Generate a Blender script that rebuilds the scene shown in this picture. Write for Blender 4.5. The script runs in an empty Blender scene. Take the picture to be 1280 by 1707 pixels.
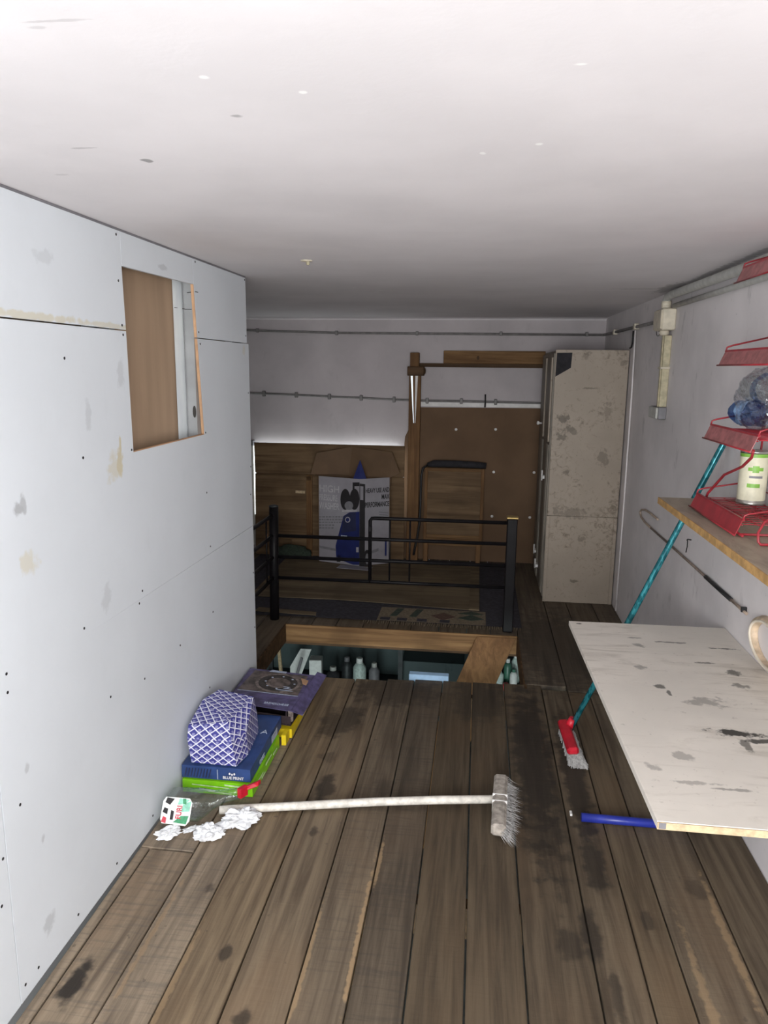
import bpy, bmesh, math, random
from mathutils import Vector, Matrix, noise as mnoise
R = math.radians
random.seed(7)
scene = bpy.context.scene
COL = scene.collection

# ------------------------------------------------------------------ camera
cam_d = bpy.data.cameras.new('camera')
cam = bpy.data.objects.new('camera', cam_d); COL.objects.link(cam)
cam_d.sensor_fit = 'VERTICAL'; cam_d.sensor_height = 36.0
cam_d.lens = 1230.0 / 1707.0 * 36.0
cam_d.clip_start = 0.02
PITCH, YAW, ROLL = R(11.048), R(7.163), R(0.6)
cam.matrix_world = (Matrix.Translation((0, 0, 1.75)) @ Matrix.Rotation(YAW, 4, 'Z')
                    @ Matrix.Rotation(math.pi/2 - PITCH, 4, 'X') @ Matrix.Rotation(ROLL, 4, 'Z'))
scene.camera = cam

# ------------------------------------------------------------------ light
w = bpy.data.worlds.new('world'); scene.world = w; w.use_nodes = True
w.node_tree.nodes['Background'].inputs[0].default_value = (0.80, 0.90, 1.0, 1)
w.node_tree.nodes['Background'].inputs[1].default_value = 0.25
def area(name, loc, rot, sx, sy, power, col):
    d = bpy.data.lights.new(name, 'AREA'); d.shape = 'RECTANGLE'; d.size = sx; d.size_y = sy
    d.energy = power; d.color = col
    o = bpy.data.objects.new(name, d); COL.objects.link(o); o.location = loc; o.rotation_euler = rot
    return o
# daylight through the window in the wall behind the photographer, and an added fill lamp for the room below
area('window_daylight', (0.0, -1.27, 1.45), (R(90), 0, 0), 1.7, 1.15, 143, (0.985, 1.0, 1.0))
area('gate_daylight', (-0.4, -1.5, -1.1), (R(90), 0, 0), 2.0, 1.8, 160, (0.86, 1.0, 0.98))
vs = scene.view_settings
vs.view_transform = 'Standard'; vs.look = 'None'; vs.gamma = 1.0; vs.exposure = 0.0
vs.use_curve_mapping = False

# ------------------------------------------------------------------ materials
class NT:
    def __init__(s, name):
        s.m = bpy.data.materials.new(name); s.m.use_nodes = True
        s.t = s.m.node_tree; s.b = s.t.nodes['Principled BSDF']
    def n(s, typ, **kw):
        q = s.t.nodes.new(typ)
        for k, v in kw.items(): setattr(q, k, v)
        return q
    def link(s, a, b): s.t.links.new(a, b)
    def setin(s, sock, v):
        if isinstance(v, bpy.types.NodeSocket): s.link(v, sock)
        else: sock.default_value = v
    def math(s, op, a, b=0.0, c=None, clamp=False):
        q = s.n('ShaderNodeMath', operation=op); q.use_clamp = clamp
        s.setin(q.inputs[0], a); s.setin(q.inputs[1], b)
        if c is not None: s.setin(q.inputs[2], c)
        return q.outputs[0]
    def mix(s, f, a, b):
        q = s.n('ShaderNodeMix', data_type='RGBA')
        s.setin(q.inputs[0], f)
        for i, v in ((6, a), (7, b)):
            if not isinstance(v, bpy.types.NodeSocket) and len(v) == 3: v = (*v, 1)
            s.setin(q.inputs[i], v)
        return q.outputs[2]
    def pos(s):
        return s.n('ShaderNodeNewGeometry').outputs['Position']
    def obj(s): return s.n('ShaderNodeTexCoord').outputs['Object']
    def uv(s): return s.n('ShaderNodeTexCoord').outputs['UV']
    def rnd(s): return s.n('ShaderNodeObjectInfo').outputs['Random']
    def mapv(s, v, scale=(1, 1, 1), rot=(0, 0, 0), loc=(0, 0, 0)):
        q = s.n('ShaderNodeMapping'); s.link(v, q.inputs[0])
        s.setin(q.inputs[1], loc); q.inputs[2].default_value = rot; q.inputs[3].default_value = scale
        return q.outputs[0]
    def noise(s, v, scale, detail=4, rough=0.55, dist=0.0):
        q = s.n('ShaderNodeTexNoise'); s.link(v, q.inputs['Vector'])
        q.inputs['Scale'].default_value = scale; q.inputs['Detail'].default_value = detail
        q.inputs['Roughness'].default_value = rough; q.inputs['Distortion'].default_value = dist
        return q.outputs[0]
    def step(s, v, a, b):
        q = s.n('ShaderNodeMapRange', interpolation_type='SMOOTHSTEP')
        s.setin(q.inputs[0], v); q.inputs[1].default_value = a; q.inputs[2].default_value = b
        return q.outputs[0]
    def sep(s, v):
        q = s.n('ShaderNodeSeparateXYZ'); s.link(v, q.inputs[0]); return q.outputs
    def bump(s, h, strength, dist=0.01):
        q = s.n('ShaderNodeBump'); q.inputs['Strength'].default_value = strength; q.inputs['Distance'].default_value = dist
        s.link(h, q.inputs['Height']); s.link(q.outputs[0], s.b.inputs['Normal'])
    def out(s, col, rough=0.6, metal=0.0, spec=None):
        s.setin(s.b.inputs['Base Color'], col if isinstance(col, bpy.types.NodeSocket) else (*col[:3], 1))
        s.setin(s.b.inputs['Roughness'], rough); s.b.inputs['Metallic'].default_value = metal
        if spec is not None: s.b.inputs['Specular IOR Level'].default_value = spec
        return s.m
    def ellipses(s, a, b, lst, wob=0.35, wscale=14.0):
        """mask of marks with a shape of their own: lst of (ca, cb, ra, rb, strength) over two coordinate sockets"""
        nz = s.noise(s.pos(), wscale, 3)
        nz = s.math('MULTIPLY', s.math('SUBTRACT', nz, 0.5), wob * 4)
        tot = None
        for ca, cb, ra, rb, st in lst:
            u = s.math('DIVIDE', s.math('SUBTRACT', a, ca), ra); v = s.math('DIVIDE', s.math('SUBTRACT', b, cb), rb)
            d = s.math('SQRT', s.math('ADD', s.math('MULTIPLY', u, u), s.math('MULTIPLY', v, v)))
            d = s.math('ADD', d, nz)
            m = s.math('MULTIPLY', s.step(d, 1.15, 0.55), st)
            tot = m if tot is None else s.math('MAXIMUM', tot, m)
        return tot

def plain(name, c, rough=0.5, metal=0.0, var=0.12, scale=18.0, bump=0.0, stretch=(1, 1, 1), spec=None):
    k = NT(name); v = k.mapv(k.pos(), stretch)
    f = k.noise(v, scale, 4)
    lo = tuple(x * (1 - var) for x in c); hi = tuple(min(1, x * (1 + var)) for x in c)
    if bump: k.bump(f, bump, 0.004)
    return k.out(k.mix(k.step(f, 0.3, 0.7), lo, hi), rough, metal, spec)

def wood(name, c1, c2, axis=0, rough=0.7, grain=30.0, rand=0.25, bump=0.25):
    k = NT(name); st = [grain, grain, grain]; st[axis] = grain * 0.06
    r = k.rnd(); q = k.n('ShaderNodeCombineXYZ')
    for i in range(3): k.link(k.math('MULTIPLY', r, 7.0 + i), q.inputs[i])
    v = k.mapv(k.pos(), st, loc=q.outputs[0])
    f = k.noise(v, 1.0, 5, 0.6, 0.6); g = k.noise(k.pos(), 3.5, 3)
    col = k.mix(k.step(f, 0.3, 0.72), c1, c2)
    col = k.mix(k.math('MULTIPLY', k.step(g, 0.42, 0.72), 0.45), col, tuple(x * 0.55 for x in c1))
    hs = k.n('ShaderNodeHueSaturation'); k.link(col, hs.inputs['Color'])
    k.link(k.math('MULTIPLY_ADD', r, rand, 1 - rand / 2), hs.inputs['Value'])
    k.bump(f, bump, 0.004)
    return k.out(hs.outputs[0], rough, 0, 0.15)

def plank_mat():
    k = NT('floor_plank_wood'); p = k.pos(); r = k.rnd()
    q = k.n('ShaderNodeCombineXYZ')
    for i in range(3): k.link(k.math('MULTIPLY', r, 5.0 + 3 * i), q.inputs[i])
    g1 = k.noise(k.mapv(p, (34, 1.6, 20), loc=q.outputs[0]), 1.0, 6, 0.62, 0.4)
    g2 = k.noise(k.mapv(p, (5, 70, 5), loc=q.outputs[0]), 1.0, 3, 0.6, 0.3)
    g3 = k.noise(k.mapv(p, (3.2, 1.4, 3), loc=q.outputs[0]), 1.0, 4)
    c = k.mix(k.step(g1, 0.28, 0.72), (0.066, 0.047, 0.030), (0.165, 0.124, 0.080))
    c = k.mix(k.math('MULTIPLY', k.step(g3, 0.45, 0.7), 0.55), c, (0.150, 0.100, 0.058))
    saw = k.math('MULTIPLY', k.step(g2, 0.5, 0.66), k.math('MULTIPLY', k.step(r, 0.25, 0.75), 0.42))
    c = k.mix(saw, c, (0.062, 0.051, 0.042))
    hs = k.n('ShaderNodeHueSaturation'); k.link(c, hs.inputs['Color'])
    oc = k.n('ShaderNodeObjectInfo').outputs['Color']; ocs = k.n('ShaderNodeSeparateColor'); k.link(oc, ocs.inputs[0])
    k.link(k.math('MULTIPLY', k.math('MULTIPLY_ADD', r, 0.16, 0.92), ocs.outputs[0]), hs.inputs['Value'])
    k.link(k.math('MULTIPLY_ADD', r, -0.25, 1.05), hs.inputs['Saturation'])
    c = hs.outputs[0]
    x, y, z = k.sep(p)
    st = [(-1.102, 1.70, 0.034, 0.085, 0.95), (-0.66, 3.37, 0.085, 0.16, 0.62), (-0.60, 3.44, 0.08, 0.15, 0.62),
          (-0.589, 2.80, 0.045, 0.10, 0.75), (-0.705, 1.874, 0.022, 0.035, 0.7), (-0.582, 1.656, 0.03, 0.035, 0.75),
          (-0.575, 2.497, 0.02, 0.03, 0.7), (-0.856, 2.144, 0.02, 0.03, 0.55), (-0.633, 3.043, 0.05, 0.05, 0.4),
          (-0.40, 3.80, 0.25, 0.22, 0.55), (-0.345, 2.845, 0.05, 0.07, 0.35),
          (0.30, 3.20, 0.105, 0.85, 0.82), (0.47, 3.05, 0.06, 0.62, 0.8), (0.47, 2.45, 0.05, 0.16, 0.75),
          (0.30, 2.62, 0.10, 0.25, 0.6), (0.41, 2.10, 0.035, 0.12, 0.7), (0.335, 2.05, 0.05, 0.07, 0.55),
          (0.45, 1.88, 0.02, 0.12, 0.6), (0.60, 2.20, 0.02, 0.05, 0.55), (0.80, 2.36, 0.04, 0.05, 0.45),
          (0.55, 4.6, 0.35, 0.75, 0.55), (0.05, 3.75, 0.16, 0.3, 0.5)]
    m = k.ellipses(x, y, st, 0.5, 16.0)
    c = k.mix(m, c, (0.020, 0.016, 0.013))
    wr = [(-.317, 2.0, .010, .34, .75), (-.300, 2.35, .008, .15, .6), (-.457, 1.85, .009, .30, .6), (.70, 1.80, .016, .40, .45), (.835, 2.15, .014, .30, .5), (-.82, 1.75, .010, .25, .4), (-.96, 1.9, .010, .3, .4)]
    c = k.mix(k.ellipses(x, y, wr, 0.5, 30.0), c, (0.36, 0.245, 0.135))
    sp = k.noise(k.mapv(p, (1, 0.8, 1)), 26.0, 2)
    c = k.mix(k.math('MULTIPLY', k.step(sp, 0.70, 0.76), 0.5), c, (0.06, 0.048, 0.038))
    k.bump(k.math('ADD', g1, k.math('MULTIPLY', g2, 0.5)), 0.35, 0.006)
    return k.out(c, k.math('MULTIPLY_ADD', m, -0.12, 0.72), 0, 0.35)

def plaster(name, c, speck, amount, smear=0.25, marks=None, ax=(0, 1)):
    k = NT(name); p = k.pos()
    a = k.noise(p, 2.2, 5); b = k.noise(p, 30, 4, 0.65); d = k.noise(k.mapv(p, (9, 9, 5)), 1.0, 4, 0.6)
    col = k.mix(k.step(a, 0.3, 0.7), tuple(x * (1 - smear * 0.4) for x in c), c)
    col = k.mix(k.math('MULTIPLY', k.step(d, 0.60, 0.74), amount), col, speck)
    col = k.mix(k.math('MULTIPLY', k.step(b, 0.67, 0.74), amount * 0.8), col, speck)
    if marks:
        q = k.sep(p); col = k.mix(k.ellipses(q[ax[0]], q[ax[1]], marks[0], 0.55, 26), col, marks[1])
        if len(marks) > 2:
            col = k.mix(k.ellipses(q[ax[0]], q[ax[1]], marks[2], 0.55, 26), col, marks[3])
    k.bump(k.math('ADD', b, k.math('MULTIPLY', a, 1.5)), 0.05, 0.01)
    return k.out(col, 0.75, 0, 0.3)

M = {}
M['plank'] = plank_mat()
M['ceiling'] = plaster('ceiling_paint', (0.80, 0.765, 0.775), (0.62, 0.585, 0.585), 0.10, 0.2,
    [[(-0.736, 1.654, .012, .014, .8), (-0.447, 1.386, .012, .009, .6), (-0.567, 1.004, .05, .004, .3), (-0.60, 1.02, .02, .006, .25),
      (-0.83, 1.55, .03, .006, .4), (-1.0, 1.75, .02, .008, .2), (1.0, 4.30, .05, .28, .6), (1.03, 3.4, .025, .7, .55),  # last two here paint the pipe's shadow onto the ceiling
      (0.9, 4.35, .2, .02, .4)], (0.25, 0.24, 0.24),
     [(-0.441, 1.208, .008, .008, 1), (-0.302, 1.285, .007, .007, 1), (0.101, 1.605, .009, .009, 1), (0.131, 1.214, .012, .006, .9),
      (-0.01, 1.66, .007, .009, .9), (-0.719, 4.26, .012, .012, .8), (-0.622, 4.496, .02, .012, .8), (-0.59, 4.40, .03, .012, .6)], (0.92, 0.91, 0.90)])
M['wall_r'] = plaster('grey_lilac_plaster', (0.82, 0.775, 0.775), (0.38, 0.355, 0.35), 0.42, 0.4)
M['wall_b'] = plaster('back_wall_plaster', (0.52, 0.475, 0.485), (0.33, 0.30, 0.305), 0.25, 0.4)
M['drywall'] = plaster('drywall_paper', (0.72, 0.76, 0.80), (0.55, 0.58, 0.60), 0.10, 0.12,
    [[(2.335, 1.43, .022, .06, .8), (2.30, 1.42, .05, .05, .45), (2.345, 1.475, .008, .05, .8), (1.80, 1.22, .05, .03, .45), (1.9, 1.877, .35, .012, .55), (2.3, 1.875, .2, .010, .5),
      (3.66, 1.83, .03, .03, .3)], (0.60, 0.53, 0.34),
     [(1.78, 1.37, .022, .02, .7), (1.80, 1.385, .015, .03, .6), (2.16, 1.60, .02, .05, .25), (2.38, 1.72, .03, .05, .25), (1.98, 2.04, .05, .02, .2),
      (2.2, 1.0, .03, .05, .25), (1.76, .14, .03, .03, .4), (2.75, 2.11, .05, .012, .35), (1.72, .66, .012, .016, .4), (1.76, .41, .012, .02, .4)], (0.33, 0.34, 0.35)], (1, 2))
M['gap'] = plain('dark_joint', (0.05, 0.045, 0.04), 0.9)
M['hardboard'] = plain('brown_hardboard', (0.150, 0.092, 0.055), 0.7, 0, 0.12, 3.0, 0, (1, 1, 1), 0.12)
M['kraft'] = plain('kraft_cardboard', (0.44, 0.31, 0.205), 0.65, 0, 0.10, 2.0, 0, (4, 4, .4))
M['cutedge'] = plain('cut_paper_edge', (0.50, 0.30, 0.17), 0.8, 0, 0.15, 12)
M['zinc'] = plain('galvanised_steel', (0.86, 0.91, 0.96), 0.30, 0.25, 0.10, 8, 0, (1, 1, .3))  # bluish-white shine of the stud flange is put into the base colour
M['zincweb'] = plain('galvanised_web', (0.36, 0.365, 0.37), 0.5, 0.2, 0.08, 8)  # same steel, darkened in colour so the lit web reads duller
M['screw'] = plain('black_screw', (0.02, 0.02, 0.022), 0.5, 0.4)
M['cabinet'] = None
def dirty_white(name, base, dirt, lo, hi, amt, stretch, marks=None, ax=(0, 1), mcol=(0.03, 0.028, 0.026)):
    k = NT(name); p = k.pos()
    n1 = k.noise(k.mapv(p, stretch), 1.0, 6, 0.68, 0.8); n2 = k.noise(p, 2.3, 4, 0.6); n3 = k.noise(p, 42, 4, 0.7)
    f = k.math('MULTIPLY', k.step(k.math('ADD', k.math('MULTIPLY', n1, 0.6), k.math('MULTIPLY', n2, 0.4)), lo, hi), amt)
    c = k.mix(k.step(n2, 0.3, 0.7), tuple(x * 0.86 for x in base), base)
    c = k.mix(f, c, dirt)
    c = k.mix(k.math('MULTIPLY', k.step(n3, 0.62, 0.72), amt * 0.6), c, tuple(x * 0.6 for x in dirt))
    if marks:
        q = k.sep(p); c = k.mix(k.ellipses(q[ax[0]], q[ax[1]], marks, 0.75, 34), c, mcol)
    k.bump(n3, 0.08, 0.004)
    return k.out(c, 0.5, 0, 0.35)
M['cabinet'] = dirty_white('dirty_cream_paint', (0.36, 0.30, 0.24), (0.13, 0.10, 0.072), 0.52, 0.68, 0.8, (26, 26, 26),
    [(0.62, 1.40, .045, .03, .75), (0.66, 1.33, .05, .025, .7), (0.61, 1.27, .04, .03, .7), (0.70, 1.30, .03, .02, .6), (0.92, 1.12, .045, .06, .5), (0.72, 0.70, .12, .05, .45), (0.60, 0.72, .03, .04, .5),
     (0.93, 1.45, .03, .07, .4), (0.76, 0.17, .04, .013, .7), (1.02, 1.80, .03, .035, .45), (0.76, 1.85, .03, .03, .4), (0.80, 1.62, .05, .008, .6), (0.66, 1.0, .03, .02, .5), (0.80, .50, .03, .03, .5)], (0, 2), (0.10, 0.08, 0.06))
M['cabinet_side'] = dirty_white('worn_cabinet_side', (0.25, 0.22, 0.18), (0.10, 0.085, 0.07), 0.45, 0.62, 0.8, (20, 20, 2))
M['tabletop'] = dirty_white('worn_white_tabletop', (0.80, 0.745, 0.675), (0.42, 0.37, 0.31), 0.50, 0.66, 0.62, (3, 14, 8),
    [(0.80, 2.15, .075, .022, .95), (0.84, 2.11, .05, .014, .9), (0.80, 2.085, .012, .04, .7), (0.77, 2.36, .07, .035, .45), (0.62, 2.62, .03, .02, .5), (0.94, 2.62, .03, .025, .75), (0.92, 2.50, .035, .025, .6), (0.98, 2.86, .05, .008, .8),
     (0.80, 2.90, .06, .008, .6), (0.86, 2.70, .035, .009, .65), (0.66, 2.85, .02, .02, .5), (0.645, 2.46, .022, .014, .75), (0.665, 2.41, .007, .03, .75), (0.66, 2.93, .03, .008, .5), (0.455, 3.07, .012, .006, .9), (0.58, 1.85, .07, .01, .4), (0.50, 1.92, .02, .02, .4), (0.68, 1.83, .05, .007, .5), (0.60, 1.99, .03, .02, .4)])
M['pale_edge'] = plain('raw_chipboard_edge', (0.50, 0.38, 0.235), 0.8, 0, 0.2, 60)
M['shelf_edge'] = plain('ochre_board_edge', (0.46, 0.27, 0.10), 0.75, 0, 0.25, 25)
M['shelf_top'] = dirty_white('dusty_shelf_top', (0.40, 0.33, 0.25), (0.14, 0.11, 0.08), 0.45, 0.66, 0.8, (12, 3, 8))
M['blackmetal'] = plain('black_enamel', (0.008, 0.007, 0.008), 0.42, 0.0, 0.2, 12, 0, (1, 1, 1), 0.16)
M['brass'] = plain('brass_cap', (0.50, 0.36, 0.14), 0.4, 0.8)
M['ply'] = wood('old_plywood', (0.105, 0.063, 0.033), (0.215, 0.138, 0.075), 0, 0.65, 16, 0.25)
M['timber'] = wood('orange_timber_x', (0.12, 0.062, 0.026), (0.24, 0.138, 0.062), 0, 0.65, 24, 0.2)
M['timberz'] = wood('orange_timber_z', (0.115, 0.058, 0.025), (0.205, 0.110, 0.048), 2, 0.65, 24, 0.2)
M['darktimber'] = wood('dark_timber', (0.05, 0.028, 0.014), (0.11, 0.063, 0.033), 0, 0.65, 24, 0.2)
M['conduit'] = plain('grey_conduit', (0.17, 0.16, 0.155), 0.5, 0.0, 0.2, 20)
M['creamplastic'] = plain('cream_plastic', (0.60, 0.54, 0.43), 0.45, 0, 0.12, 20)
M['oliveplastic'] = plain('yellowed_trunking', (0.44, 0.39, 0.26), 0.5, 0, 0.2, 30)
M['greyplastic'] = plain('grey_plastic', (0.50, 0.50, 0.47), 0.5, 0, 0.12, 20)
M['whitepaint'] = plain('white_paint', (0.78, 0.76, 0.74), 0.6, 0, 0.10, 12)
M['red'] = plain('red_enamel', (0.32, 0.024, 0.034), 0.35, 0, 0.18, 18)
M['dustyred'] = plain('dusty_red_enamel', (0.35, 0.125, 0.125), 0.5, 0, 0.25, 30)
M['redplastic'] = plain('red_plastic', (0.55, 0.012, 0.03), 0.4, 0, 0.15, 20)
M['bristle'] = plain('grey_bristle', (0.34, 0.33, 0.32), 0.8, 0, 0.3, 90)
M['dustwood'] = plain('dusty_grey_wood', (0.36, 0.32, 0.28), 0.85, 0, 0.3, 40)
M['whitepole'] = plain('chipped_white_pole', (0.72, 0.68, 0.61), 0.5, 0, 0.18, 40)
M['bluetube'] = plain('blue_plastic', (0.022, 0.035, 0.30), 0.35, 0, 0.12, 20)
M['bluewrap'] = plain('blue_wrap_print', (0.24, 0.38, 0.60), 0.25, 0, 0.45, 40)
M['lightblue'] = plain('light_blue_board', (0.34, 0.52, 0.72), 0.6, 0, 0.10, 20)
M['paper'] = plain('white_tissue', (0.76, 0.77, 0.79), 0.85, 0, 0.06, 60)
M['bluebox'] = plain('blue_carton', (0.028, 0.060, 0.185), 0.4, 0, 0.20, 14)
M['bluelight'] = plain('pale_blue_print', (0.42, 0.48, 0.60), 0.5, 0, 0.2, 60)
M['greenbox'] = plain('lime_carton', (0.24, 0.62, 0.012), 0.35, 0, 0.12, 12)
M['greenpale'] = plain('pale_lime_print', (0.62, 0.82, 0.42), 0.4, 0, 0.2, 50)  # colour of the painted highlights on the crumpled green carton
M['purplebox'] = plain('worn_purple_carton', (0.10, 0.085, 0.185), 0.45, 0, 0.35, 24)
M['discphoto'] = plain('printed_disc_photo', (0.12, 0.095, 0.085), 0.4, 0, 0.55, 28)
M['discring'] = plain('printed_disc_ring', (0.19, 0.155, 0.14), 0.4, 0, 0.5, 45)
M['discdark'] = plain('printed_disc_dark', (0.045, 0.038, 0.036), 0.4, 0, 0.5, 40)
M['maroon'] = plain('dark_box_inside', (0.022, 0.012, 0.016), 0.8)
M['yellow'] = plain('yellow_carton', (0.78, 0.58, 0.015), 0.4, 0, 0.12, 20)
M['whiteprint'] = plain('white_print', (0.75, 0.74, 0.76), 0.5, 0, 0.08, 20)
M['cartonwhite'] = plain('grey_white_carton', (0.30, 0.285, 0.31), 0.5, 0, 0.06, 10)
M['ltprint'] = plain('light_print', (0.46, 0.44, 0.46), 0.5)
M['boxkraft'] = plain('inside_cardboard', (0.135, 0.080, 0.042), 0.75, 0, 0.08, 8)
M['printblack'] = plain('black_print', (0.018, 0.016, 0.018), 0.5)
M['printgrey'] = plain('grey_print', (0.19, 0.185, 0.20), 0.5)
M['printblue'] = plain('blue_print_ink', (0.014, 0.022, 0.12), 0.45, 0, 0.2, 10)
M['darkbody'] = plain('dark_blue_print', (0.022, 0.026, 0.07), 0.45)
M['rug'] = plain('navy_rug', (0.030, 0.027, 0.036), 0.95, 0, 0.35, 40, 0.2)
M['rugtan'] = plain('rug_tan_wool', (0.17, 0.13, 0.085), 0.95, 0, 0.25, 60)
M['ruggreen'] = plain('rug_green_wool', (0.035, 0.05, 0.035), 0.95, 0, 0.25, 60)
M['rugbrown'] = plain('rug_brown_wool', (0.09, 0.05, 0.035), 0.95, 0, 0.25, 60)
M['floorboard'] = wood('dull_hardboard_sheet', (0.12, 0.09, 0.058), (0.21, 0.16, 0.10), 0, 0.75, 10, 0.12, 0.1)
M['darkcloth'] = plain('dark_cloth', (0.020, 0.019, 0.023), 0.9, 0, 0.3, 20)
M['rubber'] = plain('black_rubber', (0.012, 0.012, 0.013), 0.55)
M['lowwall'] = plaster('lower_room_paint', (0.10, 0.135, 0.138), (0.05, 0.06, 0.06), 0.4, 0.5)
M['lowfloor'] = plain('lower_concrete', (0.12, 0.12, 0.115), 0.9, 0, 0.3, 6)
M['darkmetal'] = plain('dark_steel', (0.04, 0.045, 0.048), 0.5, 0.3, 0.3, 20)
M['greenglass'] = plain('green_plastic', (0.06, 0.17, 0.12), 0.35, 0, 0.3, 20)
M['palegreen'] = plain('pale_green_label', (0.55, 0.66, 0.62), 0.5, 0, 0.2, 50)
M['labelwhite'] = plain('label_paper', (0.80, 0.82, 0.80), 0.45, 0, 0.06, 40)
M['labelgreen'] = plain('label_green', (0.06, 0.30, 0.14), 0.45, 0, 0.25, 60)
M['labelmint'] = plain('label_mint', (0.30, 0.66, 0.50), 0.45, 0, 0.2, 60)
M['labelred'] = plain('label_red', (0.62, 0.06, 0.09), 0.45)
M['canlabel'] = plain('cream_can_label', (0.70, 0.66, 0.50), 0.5, 0, 0.10, 20)
M['cangreen'] = plain('can_green', (0.20, 0.42, 0.06), 0.45, 0, 0.15, 20)
M['tin'] = plain('tin', (0.55, 0.54, 0.50), 0.3, 0.9)
M['hoop'] = plain('beige_hoop', (0.62, 0.48, 0.34), 0.55, 0, 0.22, 25)
M['hoopin'] = plain('pale_hoop_rim', (0.78, 0.70, 0.58), 0.55, 0, 0.08, 25)
M['wire'] = plain('brown_wire', (0.22, 0.17, 0.14), 0.5, 0.3, 0.3, 30)
M['wirelit'] = plain('copper_wire', (0.42, 0.33, 0.26), 0.45, 0.3, 0.2, 30)  # lit stretches of the same wire, painted as a lighter colour
def foil():
    k = NT('teal_foil'); p = k.pos()
    a = k.noise(k.mapv(p, (60, 60, 26)), 1.0, 2)
    return k.out(k.mix(k.step(a, 0.46, 0.56), (0.008, 0.115, 0.14), (0.035, 0.26, 0.30)), 0.25, 0.35)
M['teal'] = foil()
def shell(name, tint, gloss, rough, base=0.10):
    """thin clear plastic: see-through sheet with glossy creases"""
    k = NT(name); nt = k.t
    tr = k.n('ShaderNodeBsdfTransparent'); tr.inputs[0].default_value = (*tint, 1)
    gl = k.n('ShaderNodeBsdfGlossy'); gl.inputs[0].default_value = (*gloss, 1); gl.inputs[1].default_value = rough
    lw = k.n('ShaderNodeLayerWeight'); lw.inputs[0].default_value = 0.35
    f = k.math('MULTIPLY_ADD', lw.outputs['Facing'], 0.45, base, True)
    nz = k.noise(k.pos(), 55, 3); bp = k.n('ShaderNodeBump'); bp.inputs['Strength'].default_value = 0.5; bp.inputs['Distance'].default_value = 0.01
    k.link(nz, bp.inputs['Height']); k.link(bp.outputs[0], gl.inputs['Normal'])
    mx = k.n('ShaderNodeMixShader'); k.link(f, mx.inputs[0]); k.link(tr.outputs[0], mx.inputs[1]); k.link(gl.outputs[0], mx.inputs[2])
    nt.links.new(mx.outputs[0], nt.nodes['Material Output'].inputs['Surface'])
    return k.m
M['clear'] = shell('clear_plastic', (0.90, 0.93, 0.92), (0.85, 0.88, 0.88), 0.14)
M['clearblue'] = shell('blue_tinted_plastic', (0.30, 0.50, 0.80), (0.55, 0.68, 0.9), 0.16, 0.16)
M['film'] = shell('clear_film', (0.95, 0.96, 0.97), (0.95, 0.96, 1.0), 0.12, 0.11)
def pane_mat():
    k = NT('daylit_frosted_pane'); k.out((0.8, 0.85, 0.85), 0.4)
    k.b.inputs['Emission Color'].default_value = (0.86, 0.97, 1.0, 1); k.b.inputs['Emission Strength'].default_value = 5.0
    return k.m
M['pane'] = pane_mat()
def lattice():
    k = NT('blue_lattice_paper'); uv = k.sep(k.uv())
    u, v = uv[0], uv[1]
    a = k.math('ADD', k.math('DIVIDE', u, 0.046), k.math('DIVIDE', v, 0.036))
    b = k.math('SUBTRACT', k.math('DIVIDE', u, 0.046), k.math('DIVIDE', v, 0.036))
    fa = k.math('ABSOLUTE', k.math('SUBTRACT', k.math('FRACT', a), 0.5)); fb = k.math('ABSOLUTE', k.math('SUBTRACT', k.math('FRACT', b), 0.5))
    line = k.math('MAXIMUM', k.step(fa, 0.405, 0.43), k.step(fb, 0.405, 0.43))
    # lighter wedge in the lower half of every diamond
    wedge = k.math('MULTIPLY', k.step(k.math('SUBTRACT', k.math('FRACT', a), k.math('FRACT', b)), 0.02, -0.06),
                   k.step(k.math('ABSOLUTE', k.math('SUBTRACT', k.math('ADD', k.math('FRACT', a), k.math('FRACT', b)), 1.0)), 0.30, 0.2))
    c = k.mix(k.math('MULTIPLY', wedge, 0.8), (0.045, 0.045, 0.25), (0.30, 0.30, 0.52))
    c = k.mix(line, c, (0.72, 0.72, 0.80))
    return k.out(c, 0.45)
M['lattice'] = lattice()

# ------------------------------------------------------------------ mesh helpers
def mesh_from(name, verts, faces):
    me = bpy.data.meshes.new(name); me.from_pydata([tuple(v) for v in verts], [], faces); me.update(); return me
def link(name, me, mat, parent=None, smooth=False, loc=None):
    """verts are in place coordinates; a part is hung on its thing without moving it"""
    o = bpy.data.objects.new(name, me); COL.objects.link(o)
    if mat is not None and len(me.materials) == 0: me.materials.append(M[mat] if isinstance(mat, str) else mat)
    if smooth:
        for p in me.polygons: p.use_smooth = True
    if loc is not None: o.location = loc
    if parent is not None: hang(o, parent)
    return o
WORLD = {}
def hang(o, parent):
    o.parent = parent
    o.matrix_parent_inverse = Matrix.Translation(-WORLD.get(parent.name, Vector((0, 0, 0))))
def thing(name, loc, label, cat, group=None):
    o = bpy.data.objects.new(name, None); COL.objects.link(o); o.location = loc; o.empty_display_size = 0.1
    WORLD[o.name] = Vector(loc)
    return tag(o, label, cat, group)
def tag(o, label=None, cat=None, group=None, kind=None):
    if label: o['label'] = label
    if cat: o['category'] = cat
    if group: o['group'] = group
    if kind: o['kind'] = kind
    return o
def bm_mesh(name, bm):
    me = bpy.data.meshes.new(name); bm.normal_update(); bm.to_mesh(me); bm.free(); return me
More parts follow.
